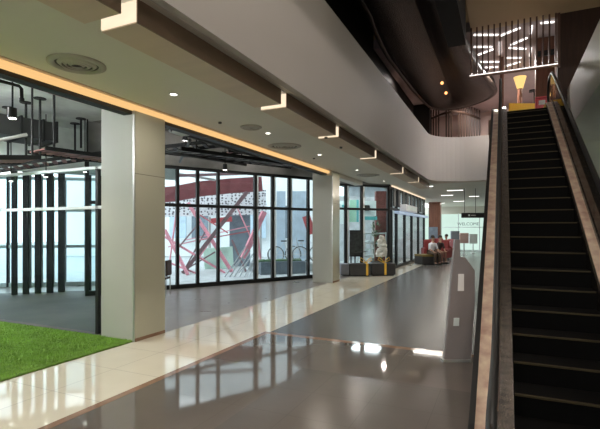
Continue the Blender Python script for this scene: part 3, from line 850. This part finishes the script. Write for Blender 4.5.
tag(MB().tube([P3(-5,70,5.0),P3(60,92,6.4),P3(100,104,7.6)],.012,6).build('conduit', M['black']), 'thin black conduit beside the amber cove', 'conduit')
def spot(px, py, d, r, lab, power=15, zc=4.5, m='black'):
    p = P3(px,py,d)
    t = thing('spotlight', (p.x,p.y,zc), lab, 'spotlight', 'ceiling spotlights')
    MB().cyl((p.x,p.y,p.z+.1),.012,zc-p.z-.1,6).build('stem', M[m], t)
    MB().cyl((p.x,p.y,p.z-r*1.0),r,r*2.4,16,r*.9).build('housing', M[m], t)
    MB().cyl((p.x,p.y,p.z-r*1.12),r*.8,r*.12,16).build('lens', M['lamp'], t)
    child_light(t, (0,0,p.z-r*1.5-zc), 'SPOT', power, size=.05, spot=2.0)
spot(12.5,114,6.2,.06,'nearest black spotlight hanging from the concrete ceiling at far left',60)
spot(11,179,10.2,.05,'small black spotlight above the fins, leftmost of three')
spot(46,175,10.6,.05,'small black spotlight above the fins, middle of three')
spot(85,170,11,.05,'small black spotlight above the fins, right of three')
spot(225,167.5,11.0,.06,'black spotlight hanging before the curtain wall')
# bay 2 racks
ladder(P3(168,150,9.2), P3(300,167,14.6), .7, 'black cable ladder parallel to the amber cove in the middle bay', 'black', 14, 'racks in the middle bay')
ladder(P3(160,150,10.6), P3(240,141,10.6), .6, 'black cable ladder crossing the middle bay', 'black', 8, 'racks in the middle bay')
ladder(P3(225,152,11.5), P3(312,150,13.0), .4, 'black cable ladder at the far end of the middle bay', 'rust', 8, 'racks in the middle bay')
for k,(p0,p1) in enumerate([((168,152,9.5),(246,165,12.2)),((170,130,8.2),(260,158,12)),((190,140,9),(180,162,11))]):
    tag(MB().tube([P3(*p0),P3(*p1)],.035,8).build('ceiling_pipe', M['duct']), 'dark pipe under the ceiling of the middle bay, %s' % ['lowest','upper','crossing'][k], 'pipe', 'dark pipes')
ec = thing('projector', P3(186,131,8.3), 'pale ceiling mounted unit beside the near column', 'ceiling unit')
p = P3(186,131,8.3); box((p.x-.25,p.y-.18,p.z-.05),(p.x+.25,p.y+.18,p.z+.08),.02).build('unit_body', M['pipe'], ec)
MB().cyl((p.x,p.y,p.z+.08),.02,4.5-p.z-.08,8).build('mount', M['black'], ec)

# ------------------------------------------------------------------ outdoors beyond the curtain wall
struct('ground', box((-60,-10,-.3),(-16,70,-.02)), M['extg'])
og = MB().prism([(-16,10.5,.0),(-10.6,9.6,.0),(A2.x-.3,A2.y+.4,0),(B2.x-.3,B2.y+.3,0),(-6.2,17,0),(-5.6,40,0),(-16,40,0)], (0,0,.004))
struct('ground', og, M['extg'])
dO = 21
bw = thing('white_building', at(230,27,0), 'white rendered building beyond the curtain wall', 'building')
a, b = at(60,29), at(330,27.5)
MB().beam((a.x,a.y,4.5),(b.x,b.y,4.5),.4,9).build('wall', M['white'], bw)
for k,px in enumerate((178,200,258,285)):
    p = at(px,27.2); MB().obox((p.x,p.y,2.2), ax, (.5,.1,1.0)).build('window', M['bluegrey'] if k%2 else M['paleblue'], bw)
pf = thing('perforated_screen', at(215,19,3), 'white perforated screen band behind the red steel braces', 'screen')
a, b = at(150,19.5), at(266,20.5)
MB().beam((a.x,a.y,2.85),(b.x,b.y,3.0),.06,1.15).build('panel', M['perf'], pf)
for f in (.05,.5,.95):
    q = a.lerp(b,f); MB().cyl((q.x,q.y,0),.06,2.3,8).build('post', M['pipe'], pf)
rb_ = thing('steel_canopy_beam', at(215,18,4), 'broad burgundy steel beam above the perforated screen', 'steel beam')
pts_b = [at(150,18.0,zat(196,18)), at(175,18.2,zat(194,18.2)), at(200,18.4,zat(189,18.4)), at(230,18.8,zat(186,18.8)), at(262,19,zat(184,19))]
for k,(p,q) in enumerate(zip(pts_b,pts_b[1:])):
    MB().beam(p,q,.3,.62).build('beam_segment', M['redd'], rb_)
MB().beam(P3(168,176,16.5),P3(262,173,18),.12,.1).build('upper_tube', M['redg'], rb_)
MB().beam(P3(168,172,16.5),P3(215,180,17.5),.08,.08).build('upper_tube', M['pipe'], rb_)
br = [((247,192),(183,292),17,.24,'redg'),((188,203),(232,282),17.6,.19,'pink'),((165,230),(188,292),16.4,.15,'pink'),((165,237),(225,276),17.2,.12,'pink'),
      ((216,236),(168,247),17.3,.07,'pink'),((205,232),(183,290),17.4,.08,'redg'),((264,212),(243,258),17.6,.32,'pink'),((250,231),(200,240),17.9,.07,'red'),
      ((178,248),(200,222),17.0,.07,'redg'),((232,240),(246,285),17.7,.09,'redg'),((222,280),(262,235),18.4,.06,'ribrail'),((200,215),(228,233),18.2,.07,'red'),((160,285),(215,252),17.5,.08,'redg'),((168,262),(196,292),17,.1,'pink'),((176,215),(168,290),16.6,.07,'pink'),((196,262),(222,224),17.9,.07,'pink'),((186,240),(250,226),18.0,.06,'pink'),((236,205),(262,262),18.2,.07,'pink'),((254,205),(262,285),17.6,.1,'pink'),((228,288),(256,250),17.2,.06,'ribrail')]
sbr = thing('steel_bracing', at(215,17,0), 'tangle of pink, red and grey diagonal steel braces outside the curtain wall', 'steel bracing')
for k,((xa,ya),(xb,yb2),d,w,m) in enumerate(br):
    a, b = P3(xa,ya,d+.4), P3(xb,min(yb2,HOR+744.6/d-.5),d)
    o = MB().beam(a,b,w*.62,w*.62).build('brace', M[m], sbr)
    o['label'] = {'redg':'grey red brace','pink':'pink brace','red':'red brace','ribrail':'silver brace'}[m]
MB().beam(P3(211,221,19.0),P3(232,219,19.0),.06,.22).build('red_stripe', M['red'], pf)
gp = thing('green_hoarding', at(218,18.9,0), 'pale green hoarding behind the braces', 'hoarding')
a, b = at(204,19),at(233,19.4); MB().beam((a.x,a.y,.42),(b.x,b.y,.5),.1,.95).build('hoarding_board', M['green'], gp)
tag(MB().beam((at(230,20.6).x,at(230,20.6).y,1.25),(at(250,20.6).x,at(250,20.6).y,1.25),.3,2.5).build('service_cabin', M['bluegrey']), 'dark blue grey cabin outside behind the braces', 'cabin')
sr = thing('stair_railing', at(245,17.3,0), 'silver sloping stair railing outside the glass', 'railing')
for k in range(6):
    MB().tube([P3(222+k*5,281,15.7),P3(246+k*2,246+k*3,16.3)],.022,6).build('rail', M['ribrail'], sr)
pb = [(281,'left'),(292,'middle'),(302,'right')]
for k,(px,nm) in enumerate(pb):
    p = at(px,20.5)
    tag(MB().obox((p.x,p.y,1.75), ax, (.2+.02*k,.2,1.75)).build('square_pier', M['paleblue']), 'pale blue clad pier outside the glass, %s one' % nm, 'pier', 'pale blue piers')
pl = thing('planter', at(283,17.4,0), 'long dark planter with the bicycles behind it outside the glass', 'planter')
a, b = at(259,16.8),at(303,17.4); MB().beam((a.x,a.y,.24),(b.x,b.y,.24),.6,.48).build('trough', M['bluegrey'], pl)
for k in range(22):
    q = a.lerp(b,random.random()); MB().ball((q.x,q.y,.5),.14,1,1,.6,8).build('shrub', M['leaf'], pl)
def bicycle(px, d, lab, z0=.35):
    p = at(px,d,z0)
    t = thing('bicycle', tuple(p), lab, 'bicycle', 'bicycles outside')
    u = ax; up = Vector((0,0,1))
    def W(x,z): return p+u*x+up*z
    for x in (-.5,.5):
        w = MB().tube([W(x+.33*math.cos(2*PI*k/24), .34+.33*math.sin(2*PI*k/24)) for k in range(24)], .02, 6, closed=True).build('wheel', M['tyre'], t)
        r = MB().tube([W(x+.295*math.cos(2*PI*k/24), .34+.295*math.sin(2*PI*k/24)) for k in range(24)], .014, 6, closed=True)
        for k in range(8): r.tube([W(x,.34), W(x+.29*math.cos(PI*k/4), .34+.29*math.sin(PI*k/4))], .005, 4)
        r.build('rim', M['chrome'], w)
    f = MB()
    for a_,b_ in (((-.5,.34),(-.15,.85)),((-.5,.34),(0,.3)),((0,.3),(-.15,.85)),((-.13,.78),(.36,.82)),((0,.3),(.38,.75)),((.34,.95),(.5,.34))):
        f.tube([W(*a_),W(*b_)], .018, 6)
    f.build('frame', M['chrome'], t)
    MB().obox(W(-.17,.9), u, (.12,.06,.025)).build('saddle', M['blackpl'], t)
    MB().tube([W(.34,.95)-ay*.25, W(.34,1.0), W(.34,.95)+ay*.25], .015, 6).build('handlebar', M['chrome'], t)
bicycle(288,17.9,'silver bicycle outside the glass, left one')
bicycle(305,18.4,'silver bicycle outside the glass, right one')
struct('ground', MB().obox(tuple(at(296,18.3,.17)), ax, (1.9,.45,.17)), M['extg'])
rs_ = thing('red_sign', at(306,19,0), 'bright red slanted sign outside near the second column', 'sign')
MB().beam(P3(306,216,19),P3(312,234,19),.08,.35).build('sign_panel', M['red'], rs_)
MB().cyl(at(309,19,0),.05,1.6,8).build('post', M['pipe'], rs_)

# ------------------------------------------------------------------ shop behind bay 3
struct('wall_left', MB().beam((at(325,24).x,at(325,24).y,1.8),(at(392,26).x,at(392,26).y,1.8),.2,3.6), M['shopback'])
struct('wall_left', box((-9.5,27.4,0),(SX,27.6,4.5)), M['shopback'])
for k,(xa,xb,ya,yb2,d,m,lab) in enumerate([(340,349,201,224,20.5,'tealw','white sign at the left edge of the corner shop window'),(349.5,356,200,222,20.6,'greensign','pale green sign inside the corner shop'),
      (356.5,358.6,200,222,20.6,'teal','narrow teal sign strip inside the corner shop'),(363.5,376,201,216,20.8,'tealw','white sign with a dark round picture inside the corner shop'),(363.5,377,216.5,220,20.8,'teal','teal shelf band below the white picture sign')]):
    a, b = at(xa,d), at(xb,d); z0, z1 = zat(yb2,d), zat(ya,d)
    s_ = thing('wall_sign', ((a.x+b.x)/2,(a.y+b.y)/2,z0), lab, 'sign', 'signs in the corner shop')
    MB().beam((a.x,a.y,(z0+z1)/2),(b.x,b.y,(z0+z1)/2),.08,z1-z0).build('sign_face', M[m], s_)
    if k == 3:
        c_ = at(367,d-.06); MB().obox((c_.x,c_.y,zat(208,d)), ax, (.13,.01,.13), .05).build('round_picture', M['blackpl'], s_)
    if k == 0:
        c_ = at(344,d-.06); MB().obox((c_.x,c_.y,zat(206,d)), ax, (.1,.01,.05)).build('picture', M['teal'], s_)
tag(MB().obox(tuple(at(380.5,21.6,1.8)), ax, (.26,.2,1.8)).build('brick_pier', mat('red_brown_brick',(.17,.055,.045),.7,var=.25,scale=6)), 'red brown square pier inside the corner shop', 'pier')
sh = thing('white_shelf', at(372,19.6,0), 'white shelving rack inside the corner shop window', 'shelf')
for z in (.55,1.1,1.55):
    a, b = at(357,19.4), at(386,19.8); MB().beam((a.x,a.y,z),(b.x,b.y,z),.4,.07).build('shelf_board', M['white'], sh)
for px in (357,371,386):
    MB().cyl(at(px,19.6,0),.03,1.6,8).build('upright', M['white'], sh)
wt = thing('white_dried_plant', at(382,17.3,0), 'rounded white wicker like plant in front of the shop window corner', 'plant')
p = at(381.5,17.55)
m_ = MB()
for k in range(60):
    a_ = random.random()*2*PI; r_ = random.random()**.5*.2; h = random.uniform(.7,1.45)
    m_.ball((p.x+r_*math.cos(a_)*math.sin(PI*(h-.5)/1.15+.4), p.y+r_*math.sin(a_)*.7, h), random.uniform(.05,.09), seg=6)
m_.build('blossom', M['whitef'], wt); MB().cyl((p.x,p.y,.0),.04,.9,8).build('stem', M['leaf'], wt); MB().cyl((p.x,p.y,0),.1,.25,14,.13).build('pot', M['white'], wt)
gl_ = thing('leafy_plant', at(374,18.9,0), 'dark leafy plant behind the shop window glass', 'plant')
p = at(375,18.9)
m_ = MB()
for k in range(40):
    a_ = random.random()*2*PI; h = random.uniform(.9,2.0); r_ = random.random()*.22
    q = Vector((p.x+r_*math.cos(a_),p.y+r_*math.sin(a_),h)); e_ = q+Vector((math.cos(a_)*.16,math.sin(a_)*.16,.1)); s2 = Vector((-math.sin(a_),math.cos(a_),0))*.04
    m_.bm.faces.new([m_.bm.verts.new(v) for v in (q,(q+e_)/2+s2,e_,(q+e_)/2-s2)])
m_.build('foliage', M['leaf'], gl_); MB().cyl((p.x,p.y,.0),.03,1.5,8).build('stem', M['wood'], gl_); MB().cyl((p.x,p.y,0),.15,.35,14,.2).build('pot', M['bench'], gl_)
cb = thing('chalkboard', at(355,16.9,0), 'black framed chalkboard standing behind the ribboned bench', 'board')
a, b = at(349.5,16.9), at(361.5,16.9)
MB().beam((a.x,a.y,1.18),(b.x,b.y,1.18),.03,.95).build('writing_surface', M['chalk'], cb)
MB().beam((b.x,b.y,0.85),(b.x+.001,b.y,.86),.07,1.7).build('frame_post', M['black'], cb)
for px in (351,355,361):
    MB().cyl(at(px,16.92,0),.025,.75,8).build('leg', M['black'], cb)
for z in (.7,1.67): MB().beam((a.x,a.y,z),(b.x,b.y,z),.05,.05).build('frame_rail', M['black'], cb)

for k,(x,y) in enumerate([(-6.6,19.0),(-6.4,22.0),(-6.6,25.0)]):  # lights added to brighten the shop interior
    t = thing('shop_fill_light', (x,y,4.5), 'flat fill light added inside the shop, %s from the corner window' % names[k], 'ceiling light', 'added shop fill lights')
    box((x-.73,y-.48,4.44),(x+.73,y+.48,4.5)).build('frame', M['steel'], t)
    box((x-.7,y-.45,4.43),(x+.7,y+.45,4.445)).build('diffuser', M['lampc'], t)
    child_light(t, (0,0,-.1), 'AREA', 60, size=1.4, sy=.9, color=(.93,.97,1))
for k,(y,h) in enumerate([(20.2,1.5),(22.3,2.1),(23.2,1.2),(24.2,1.9),(25.6,1.4)]):
    t = thing('display_shelf', (-5.9,y,0), 'white goods shelf inside the long shopfront, %s from the corner' % names[k], 'shelf', 'shop shelves')
    box((-6.1,y-.45,0),(-6.05,y+.45,h)).build('back_board', M['white'], t)
    for z in (.3,.75,1.15): box((-6.05,y-.45,z),(-5.7,y+.45,z+.04)).build('shelf_board', M['tealw'], t)
# ribboned benches
def bench(xa, xb, d, lab, end=False, h=.46, ribbon=None, m='bench'):
    a, b = at(xa,d), at(xb,d); c_ = (a+b)/2; L_ = (b-a).length
    t = thing('bench', (c_.x,c_.y,0), lab, 'bench', 'black box benches')
    MB().obox((c_.x,c_.y,h/2+.02), b-a, (L_/2,.28,h/2-.02), .02).build('body', M[m], t)
    MB().obox((c_.x,c_.y,.02), b-a, (L_/2-.05,.22,.02)).build('plinth', M['blackpl'], t)
    if end:
        MB().obox((a.x,a.y,h/2+.02)-ax*0 if False else (a.x-ax.x*.16,a.y-ax.y*.16,h/2+.02), b-a, (.15,.26,h/2-.03), .02).build('end_block', M['benchg'], t)
    if ribbon:
        q = at(ribbon,d)
        MB().obox((q.x,q.y,h/2+.025), b-a, (.04,.287,h/2-.012)).build('ribbon', M['yellow'], t)
        m2 = MB()
        for s_ in (-1,1):
            pts2 = [Vector((q.x,q.y,h+.03))+ax*s_*x_*.75+Vector((0,0,z_*.9)) for x_,z_ in ((0,0),(.12,.12),(.26,.2),(.3,.1),(.16,.03),(0,.0))]
            m2.tube(pts2, (.05,.015), 6, flat=(0,0,1) if False else None)
        m2.build('bow', M['yellow'], t, smooth=True)
bench(348.5,369.5,16.3,'black box bench with a yellow ribbon bow, left one at the shop window',True,ribbon=366)
bench(370.2,394,16.5,'black box bench with a yellow ribbon, right one at the shop window',ribbon=384)

# far seating
ob = thing('bench', at(427,22,0), 'dark box bench with an olive cushion where the people sit', 'bench')
a, b = at(418.5,21.6), at(435,21.9)
MB().beam((a.x,a.y,.22),(b.x,b.y,.22),.7,.40).build('body', M['bench'], ob); MB().beam((a.x,a.y,.45),(b.x,b.y,.45),.72,.1).build('cushion', M['olive'], ob)
def armchair(px, d, rz, lab):
    p = at(px,d); t = thing('armchair', (p.x,p.y,0), lab, 'armchair', 'red armchairs', rz=rz)
    box((-.35,-.35,.15),(.35,.35,.45),.05).build('seat', M['redup'], t)
    MB().obox((0,.33,.72), (1,0,0), (.36,.09,.42), .07).build('backrest', M['redup'], t)
    for s_ in (-1,1): box((s_*.42-.08,-.35,.12),(s_*.42+.08,.38,.65),.05).build('armrest', M['redup'], t)
    for x in (-.3,.3):
        for y in (-.28,.3): MB().cyl((x,y,0),.025,.16,8).build('leg', M['black'], t)
armchair(431,26,.4,'red upholstered armchair, left one beyond the seated people')
armchair(441,25,-.3,'red upholstered armchair, middle one beyond the seated people')
armchair(447,27.5,-.9,'red upholstered armchair, right one holding a person')
armchair(438,29,.2,'red upholstered armchair, farthest one by the brown pier')

def skinmesh(name, verts, edges, radii, m, parent, roots=(0,), sub=1):
    me = bpy.data.meshes.new(name); me.from_pydata([tuple(v) for v in verts], edges, [])
    o = bpy.data.objects.new(name, me); COL.objects.link(o); o.parent = parent; me.materials.append(m)
    md = o.modifiers.new('skin','SKIN'); md.use_smooth_shade = True
    sv = me.skin_vertices[0].data
    for i, r in enumerate(radii):
        sv[i].radius = (r, r) if not isinstance(r, tuple) else r
        sv[i].use_root = i in roots
    s_ = o.modifiers.new('sub','SUBSURF'); s_.levels = sub; s_.render_levels = sub
    return o
def person(loc, rz, shirt, trou, lab, lean=.12, seat=.5):
    t = thing('person', loc, lab, 'person', 'seated people', rz=rz)
    # local: faces -Y, seat height
    H = seat
    V = [(0,0,H+.08),(0,-lean*.3,H+.28),(0,-lean*.8,H+.46),(0,-lean,H+.58),(0,-lean-.01,H+.66),   # pelvis..neck 0-4
         (-.18,-lean,H+.50),(-.24,-lean-.06,H+.24),(-.16,-.36,H+.14),(.18,-lean,H+.50),(.24,-lean-.06,H+.24),(.16,-.36,H+.14),  # arms 5-10
         (-.1,-.04,H+.07),(-.13,-.44,H+.04),(-.13,-.42,.1),(-.13,-.55,.05),(.1,-.04,H+.07),(.13,-.44,H+.04),(.13,-.42,.1),(.13,-.55,.05)]
    E = [(0,1),(1,2),(2,3),(3,4),(2,5),(5,6),(6,7),(2,8),(8,9),(9,10),(0,11),(11,12),(12,13),(13,14),(0,15),(15,16),(16,17),(17,18)]
    R = [.12,.115,.12,.07,.05,.055,.04,.028,.055,.04,.028,.085,.06,.04,.03,.085,.06,.04,.03]
    # head part of the same skin
    V += [(0,-lean-.03,H+.76),(0,-lean-.03,H+.86)]; E += [(4,19),(19,20)]; R += [(.075,.09),(.07,.08)]
    n0 = len(V)
    roots = [0]
    for s_ in (-1,1):
        hx = s_*.16; k0 = len(V)
        V.append((hx,-.42,H+.12)); R.append((.035,.018)); E.append((7 if s_<0 else 10, k0))
        for j in range(4):
            k1 = len(V); L_ = (.07,.085,.08,.06)[j]; x = hx+(j-1.5)*.019
            V += [(x,-.455,H+.12),(x,-.455-L_*.5,H+.11),(x,-.455-L_*.9,H+.09)]; R += [.009,.008,.007]
            E += [(k0,k1),(k1,k1+1),(k1+1,k1+2)]
        k1 = len(V); V += [(hx-s_*.035,-.43,H+.11),(hx-s_*.05,-.47,H+.10)]; R += [.010,.008]; E += [(k0,k1),(k1,k1+1)]
    skinmesh('body', V, E, R, M['skin'], t, roots)
    # shirt
    iv = [0,1,2,3,5,6,8,9]; mp_ = {v:i for i,v in enumerate(iv)}
    e2 = [(mp_[a],mp_[b]) for a,b in E if a in mp_ and b in mp_]
    skinmesh('shirt', [V[i] for i in iv], e2, [R[i]*1.18+.012 for i in iv], shirt, t)
    iv = [0,11,12,13,15,16,17]; mp_ = {v:i for i,v in enumerate(iv)}
    e2 = [(mp_[a],mp_[b]) for a,b in E if a in mp_ and b in mp_]
    skinmesh('trousers', [V[i] for i in iv], e2, [R[i]*1.15+.012 for i in iv], trou, t)
    for s_ in (-1,1):
        MB().obox((s_*.13,-.5,.045), (0,1,0), (.13,.045,.04), .02).build('shoe', M['blackpl'], t)
        MB().ball((s_*.03,-lean-.108,H+.82),.011).build('eye', M['blackpl'], t)
        MB().ball((s_*.083,-lean-.02,H+.81),.02,.5,1,1.4).build('ear', M['skin'], t)
    MB().ball((0,-lean-.125,H+.79),.015,.8,1.2,1.5).build('nose', M['skin'], t)
    MB().ball((0,-lean-.113,H+.75),.02,1.2,.4,.35).build('mouth', M['redup'], t)
    MB().ball((0,-lean+.005,H+.86),.105,.95,1.0,.95).build('hair', M['hair'], t, smooth=True)
p = at(431,21.7); person((p.x,p.y,0), YAW*0+.9, M['shirtw'], M['trouser'], 'person in a white shirt sitting on the olive bench, leaning forward')
p = at(437,22.3); person((p.x,p.y,0), 1.0, M['shirtb'], M['trouser2'], 'person in dark top and rust trousers seated beside the white shirt', .2)
p = at(447.0,26.9); person((p.x,p.y,0), -.6, M['shirtw'], M['shirtb'], 'person in white and black sitting in the right red armchair', .05)
stl = thing('stool', at(437,22.3,0), 'small dark stool under the person in rust trousers', 'stool')
p = at(437,22.3); MB().cyl((p.x,p.y,.4),.2,.08,16).build('seat', M['bench'], stl); MB().cyl((p.x,p.y,0),.05,.4,10).build('pedestal', M['black'], stl)

# far corridor: pier, wall, sign
pr_ = thing('brown_pier', at(435.5,30,0), 'brown timber clad pier near the end of the corridor', 'pier')
p = at(435.5,30); box((p.x-.4,p.y-.35,0),(p.x+.35,p.y+.35,3.595)).build('cladding', M['wood'], pr_)
box((p.x-.41,p.y-.36,1.1),(p.x+.2,p.y-.35,1.9)).build('notice_board', M['bluegrey'], pr_)
fw = struct('wall_back', box((-16,38,0),(9,38.2,3.6)), M['white'])
# glazed bright shop front at the end
fs = thing('window_6', at(455,38,0), None, None, kind='structure')
xs = [-6.5+i*1.6 for i in range(9)]
for x0 in xs:
    box((x0+.03,37.86,.1),(x0+1.57,37.9,3.0)).build('glass_pane', M['mint'], fs)
    box((x0-.03,37.82,0),(x0+.03,37.92,3.05)).build('mullion', M['white_mull'], fs)
box((-6.5,37.82,1.9),(7.9,37.93,1.95)).build('transom', M['white_mull'], fs)
cream_w = box((-16,37.9,2.9),(9,37.98,3.6)); struct('wall_back', cream_w, M['ceiling'])
# lettering on far glass: dark blurred line of capitals
def text(body, size, loc, rotz, m, name, lab, cat, ext=.01, parent=None):
    cu = bpy.data.curves.new(name,'FONT'); cu.body = body; cu.size = size; cu.extrude = ext; cu.align_x = 'CENTER'; cu.align_y = 'CENTER'
    cu.materials.append(m)
    o = bpy.data.objects.new(name, cu); COL.objects.link(o); o.rotation_euler = (PI/2,0,rotz); o.location = loc
    dg = bpy.context.evaluated_depsgraph_get(); dg.update()
    me = bpy.data.meshes.new_from_object(o.evaluated_get(dg)); mo = bpy.data.objects.new(name, me)
    mo.rotation_euler = o.rotation_euler; mo.location = o.location; bpy.data.objects.remove(o)
    mo.name = name; COL.objects.link(mo)
    tag(mo, lab, cat)
    return mo
lt = at(470,37.5)
text('WELCOME', .34, (lt.x,37.8,zat(224.5,38)), 0, M['bluegrey'], 'wall_lettering', 'dark capital lettering on the bright glass at the corridor end', 'lettering')
hs = thing('hanging_sign', at(470.5,13.5,2.2), 'long black sign hanging from the ceiling across the far corridor', 'sign')
d = 20.0
a, b = at(461.5,d), at(487,d); zz = zat(215.3,d)
MB().obox(((a.x+b.x)/2,(a.y+b.y)/2,zz), b-a, ((b-a).length/2,.05,.115), .02).build('sign_board', M['blackpl'], hs)
for f in (.12,.55):
    q = a.lerp(b,f); MB().cyl((q.x,q.y,zz+.1),.012,ZC-zz-.1,6).build('suspension_rod', M['black'], hs)
q = a.lerp(b,.28)-ay*.056
MB().obox((q.x,q.y,zz), b-a, (.04,.004,.04)).build('arrow_mark', M['tealw'], hs)
q = a.lerp(b,.45)-ay*.056
MB().obox((q.x,q.y,zz), b-a, (.11,.004,.022)).build('text_mark', M['pipe'], hs)
# merchandise stand far
for k,(px,py0,py1,d,m) in enumerate([(455,231,242,31,'bluegrey'),(464,233,244,30,'pinkwall'),(473,234,243,32,'tealw')]):
    p = at(px,d); z0, z1 = 0, zat(py0,d)
    q = thing('display_stand', (p.x,p.y,0), 'display stand at the end of the corridor, %s' % ['blue grey one','beige middle one','white one at the right'][k], 'display stand')
    MB().obox((p.x,p.y,z1-.35), ax, (.3,.08,.35), .02).build('panel', M[m], q); MB().cyl((p.x,p.y,0),.04,z1-.6,8).build('post', M['steel'], q); MB().cyl((p.x,p.y,0),.2,.03,16).build('foot', M['steel'], q)

# chair behind near column
p = at(168.5,11.4)
ch = thing('dining_chair', (p.x,p.y,0), 'dark brown chair half hidden behind the near column', 'chair', rz=YAW)
box((-.42,-.22,.43),(.0,.2,.48),.015).build('seat', M['chair'], ch)
MB().obox((.0,0,.72), (0,1,0), (.21,.03,.2), .02).build('backrest', M['chair'], ch)
for x in (-.4,-.01):
    for y in (-.19,.17): MB().cyl((x,y,0),.014,.44 if x<-.1 else .6,8).build('leg', M['steel'], ch)

# railing at right, under slab
rr = thing('side_railing', at(596,8,0), 'dark framed glass railing at the right edge beyond the escalator', 'railing')
pp = [P3(588,172,7.4), P3(612,140,7.0)]
MB().tube([Vector((2.1,5.5,3.0)),Vector((2.1,9.5,2.9))],.03,8).build('top_rail', M['black'], rr)
for y in (5.6,7.5,9.4): MB().cyl((2.1,y,0),.03,2.95,8).build('post', M['black'], rr)

# room ends behind the viewpoint
struct('wall_back', box((-16,-10.1,4.2),(4.5,-10,9.3)), M['fascia'])
struct('wall_back', box((-16,-10.1,0),(-5,-10,4.2)), M['fascia'])
fill_entry = facade('window_fill', (-5,-10), (3.4,-10), [0,.2,.4,.6,.8,1], 4.2, [2.6], w=.08)  # unseen glazed entry, added to let daylight in from behind
for k,(x,y) in enumerate([(-8.5,.5),(-10.5,3.2),(-8.2,3.6)]):  # out of view, added to brighten the near bay ceiling
    t = thing('fill_lamp', (x,y,4.5), 'unseen fill lamp added over the grass in the near bay, %s one' % names[k], 'lamp', 'added fill lamps over the grass')
    MB().cyl((x,y,3.75),.01,.75,6).build('cable', M['black'], t)
    MB().ball((x,y,3.62),.14).build('globe', M['lampc'], t, smooth=True)
    child_light(t, (0,0,-.88), 'POINT', 650, size=.16, color=(.95,.98,1))
for k,(x,y) in enumerate([(-7.6,9.2),(-6.4,11.6)]):  # weaker lamps added to brighten the middle bay
    t = thing('fill_lamp', (x,y,4.5), 'small fill lamp added in the middle bay, %s one' % names[k], 'lamp', 'added fill lamps in the middle bay')
    MB().cyl((x,y,4.2),.01,.3,6).build('cable', M['black'], t)
    MB().cyl((x,y,4.05),.08,.15,16,.05).build('shade', M['black'], t)
    child_light(t, (0,0,-.47), 'POINT', 25, size=.06, color=(1,.95,.88))


# ------------------------------------------------------------------ world, sun, camera
w = bpy.data.worlds.new('overcast'); S.world = w; w.use_nodes = True
nw = w.node_tree; nw.nodes.clear()
bg = nw.nodes.new('ShaderNodeBackground'); wo = nw.nodes.new('ShaderNodeOutputWorld')
sk = nw.nodes.new('ShaderNodeTexSky'); sk.sky_type = 'PREETHAM'; sk.turbidity = 8; sk.sun_direction = (-.5,.2,.84)
mx = nw.nodes.new('ShaderNodeMixRGB'); mx.inputs['Fac'].default_value = .85; mx.inputs['Color2'].default_value = (.84,.93,1,1)
nw.links.new(sk.outputs['Color'], mx.inputs['Color1']); nw.links.new(mx.outputs['Color'], bg.inputs['Color']); nw.links.new(bg.outputs[0], wo.inputs['Surface'])
bg.inputs['Strength'].default_value = 2.6

cam = bpy.data.cameras.new('camera'); co = bpy.data.objects.new('camera', cam); COL.objects.link(co)
co.location = (0,0,EYE); co.rotation_euler = (PI/2,0,YAW)
cam.sensor_width = 36; cam.lens = F/600*36; cam.shift_y = 15.5/600; cam.clip_start = .05; cam.clip_end = 300
S.camera = co
S.view_settings.view_transform = 'Standard'; S.view_settings.look = 'None'; S.view_settings.gamma = 1
S.view_settings.use_curve_mapping = False
S.view_settings.exposure = 0.22
S.cycles.use_denoising = True
S.cycles.max_bounces = 8; S.cycles.transparent_max_bounces = 16
S.cycles.sample_clamp_indirect = 6
S.cycles.caustics_reflective = False; S.cycles.caustics_refractive = False
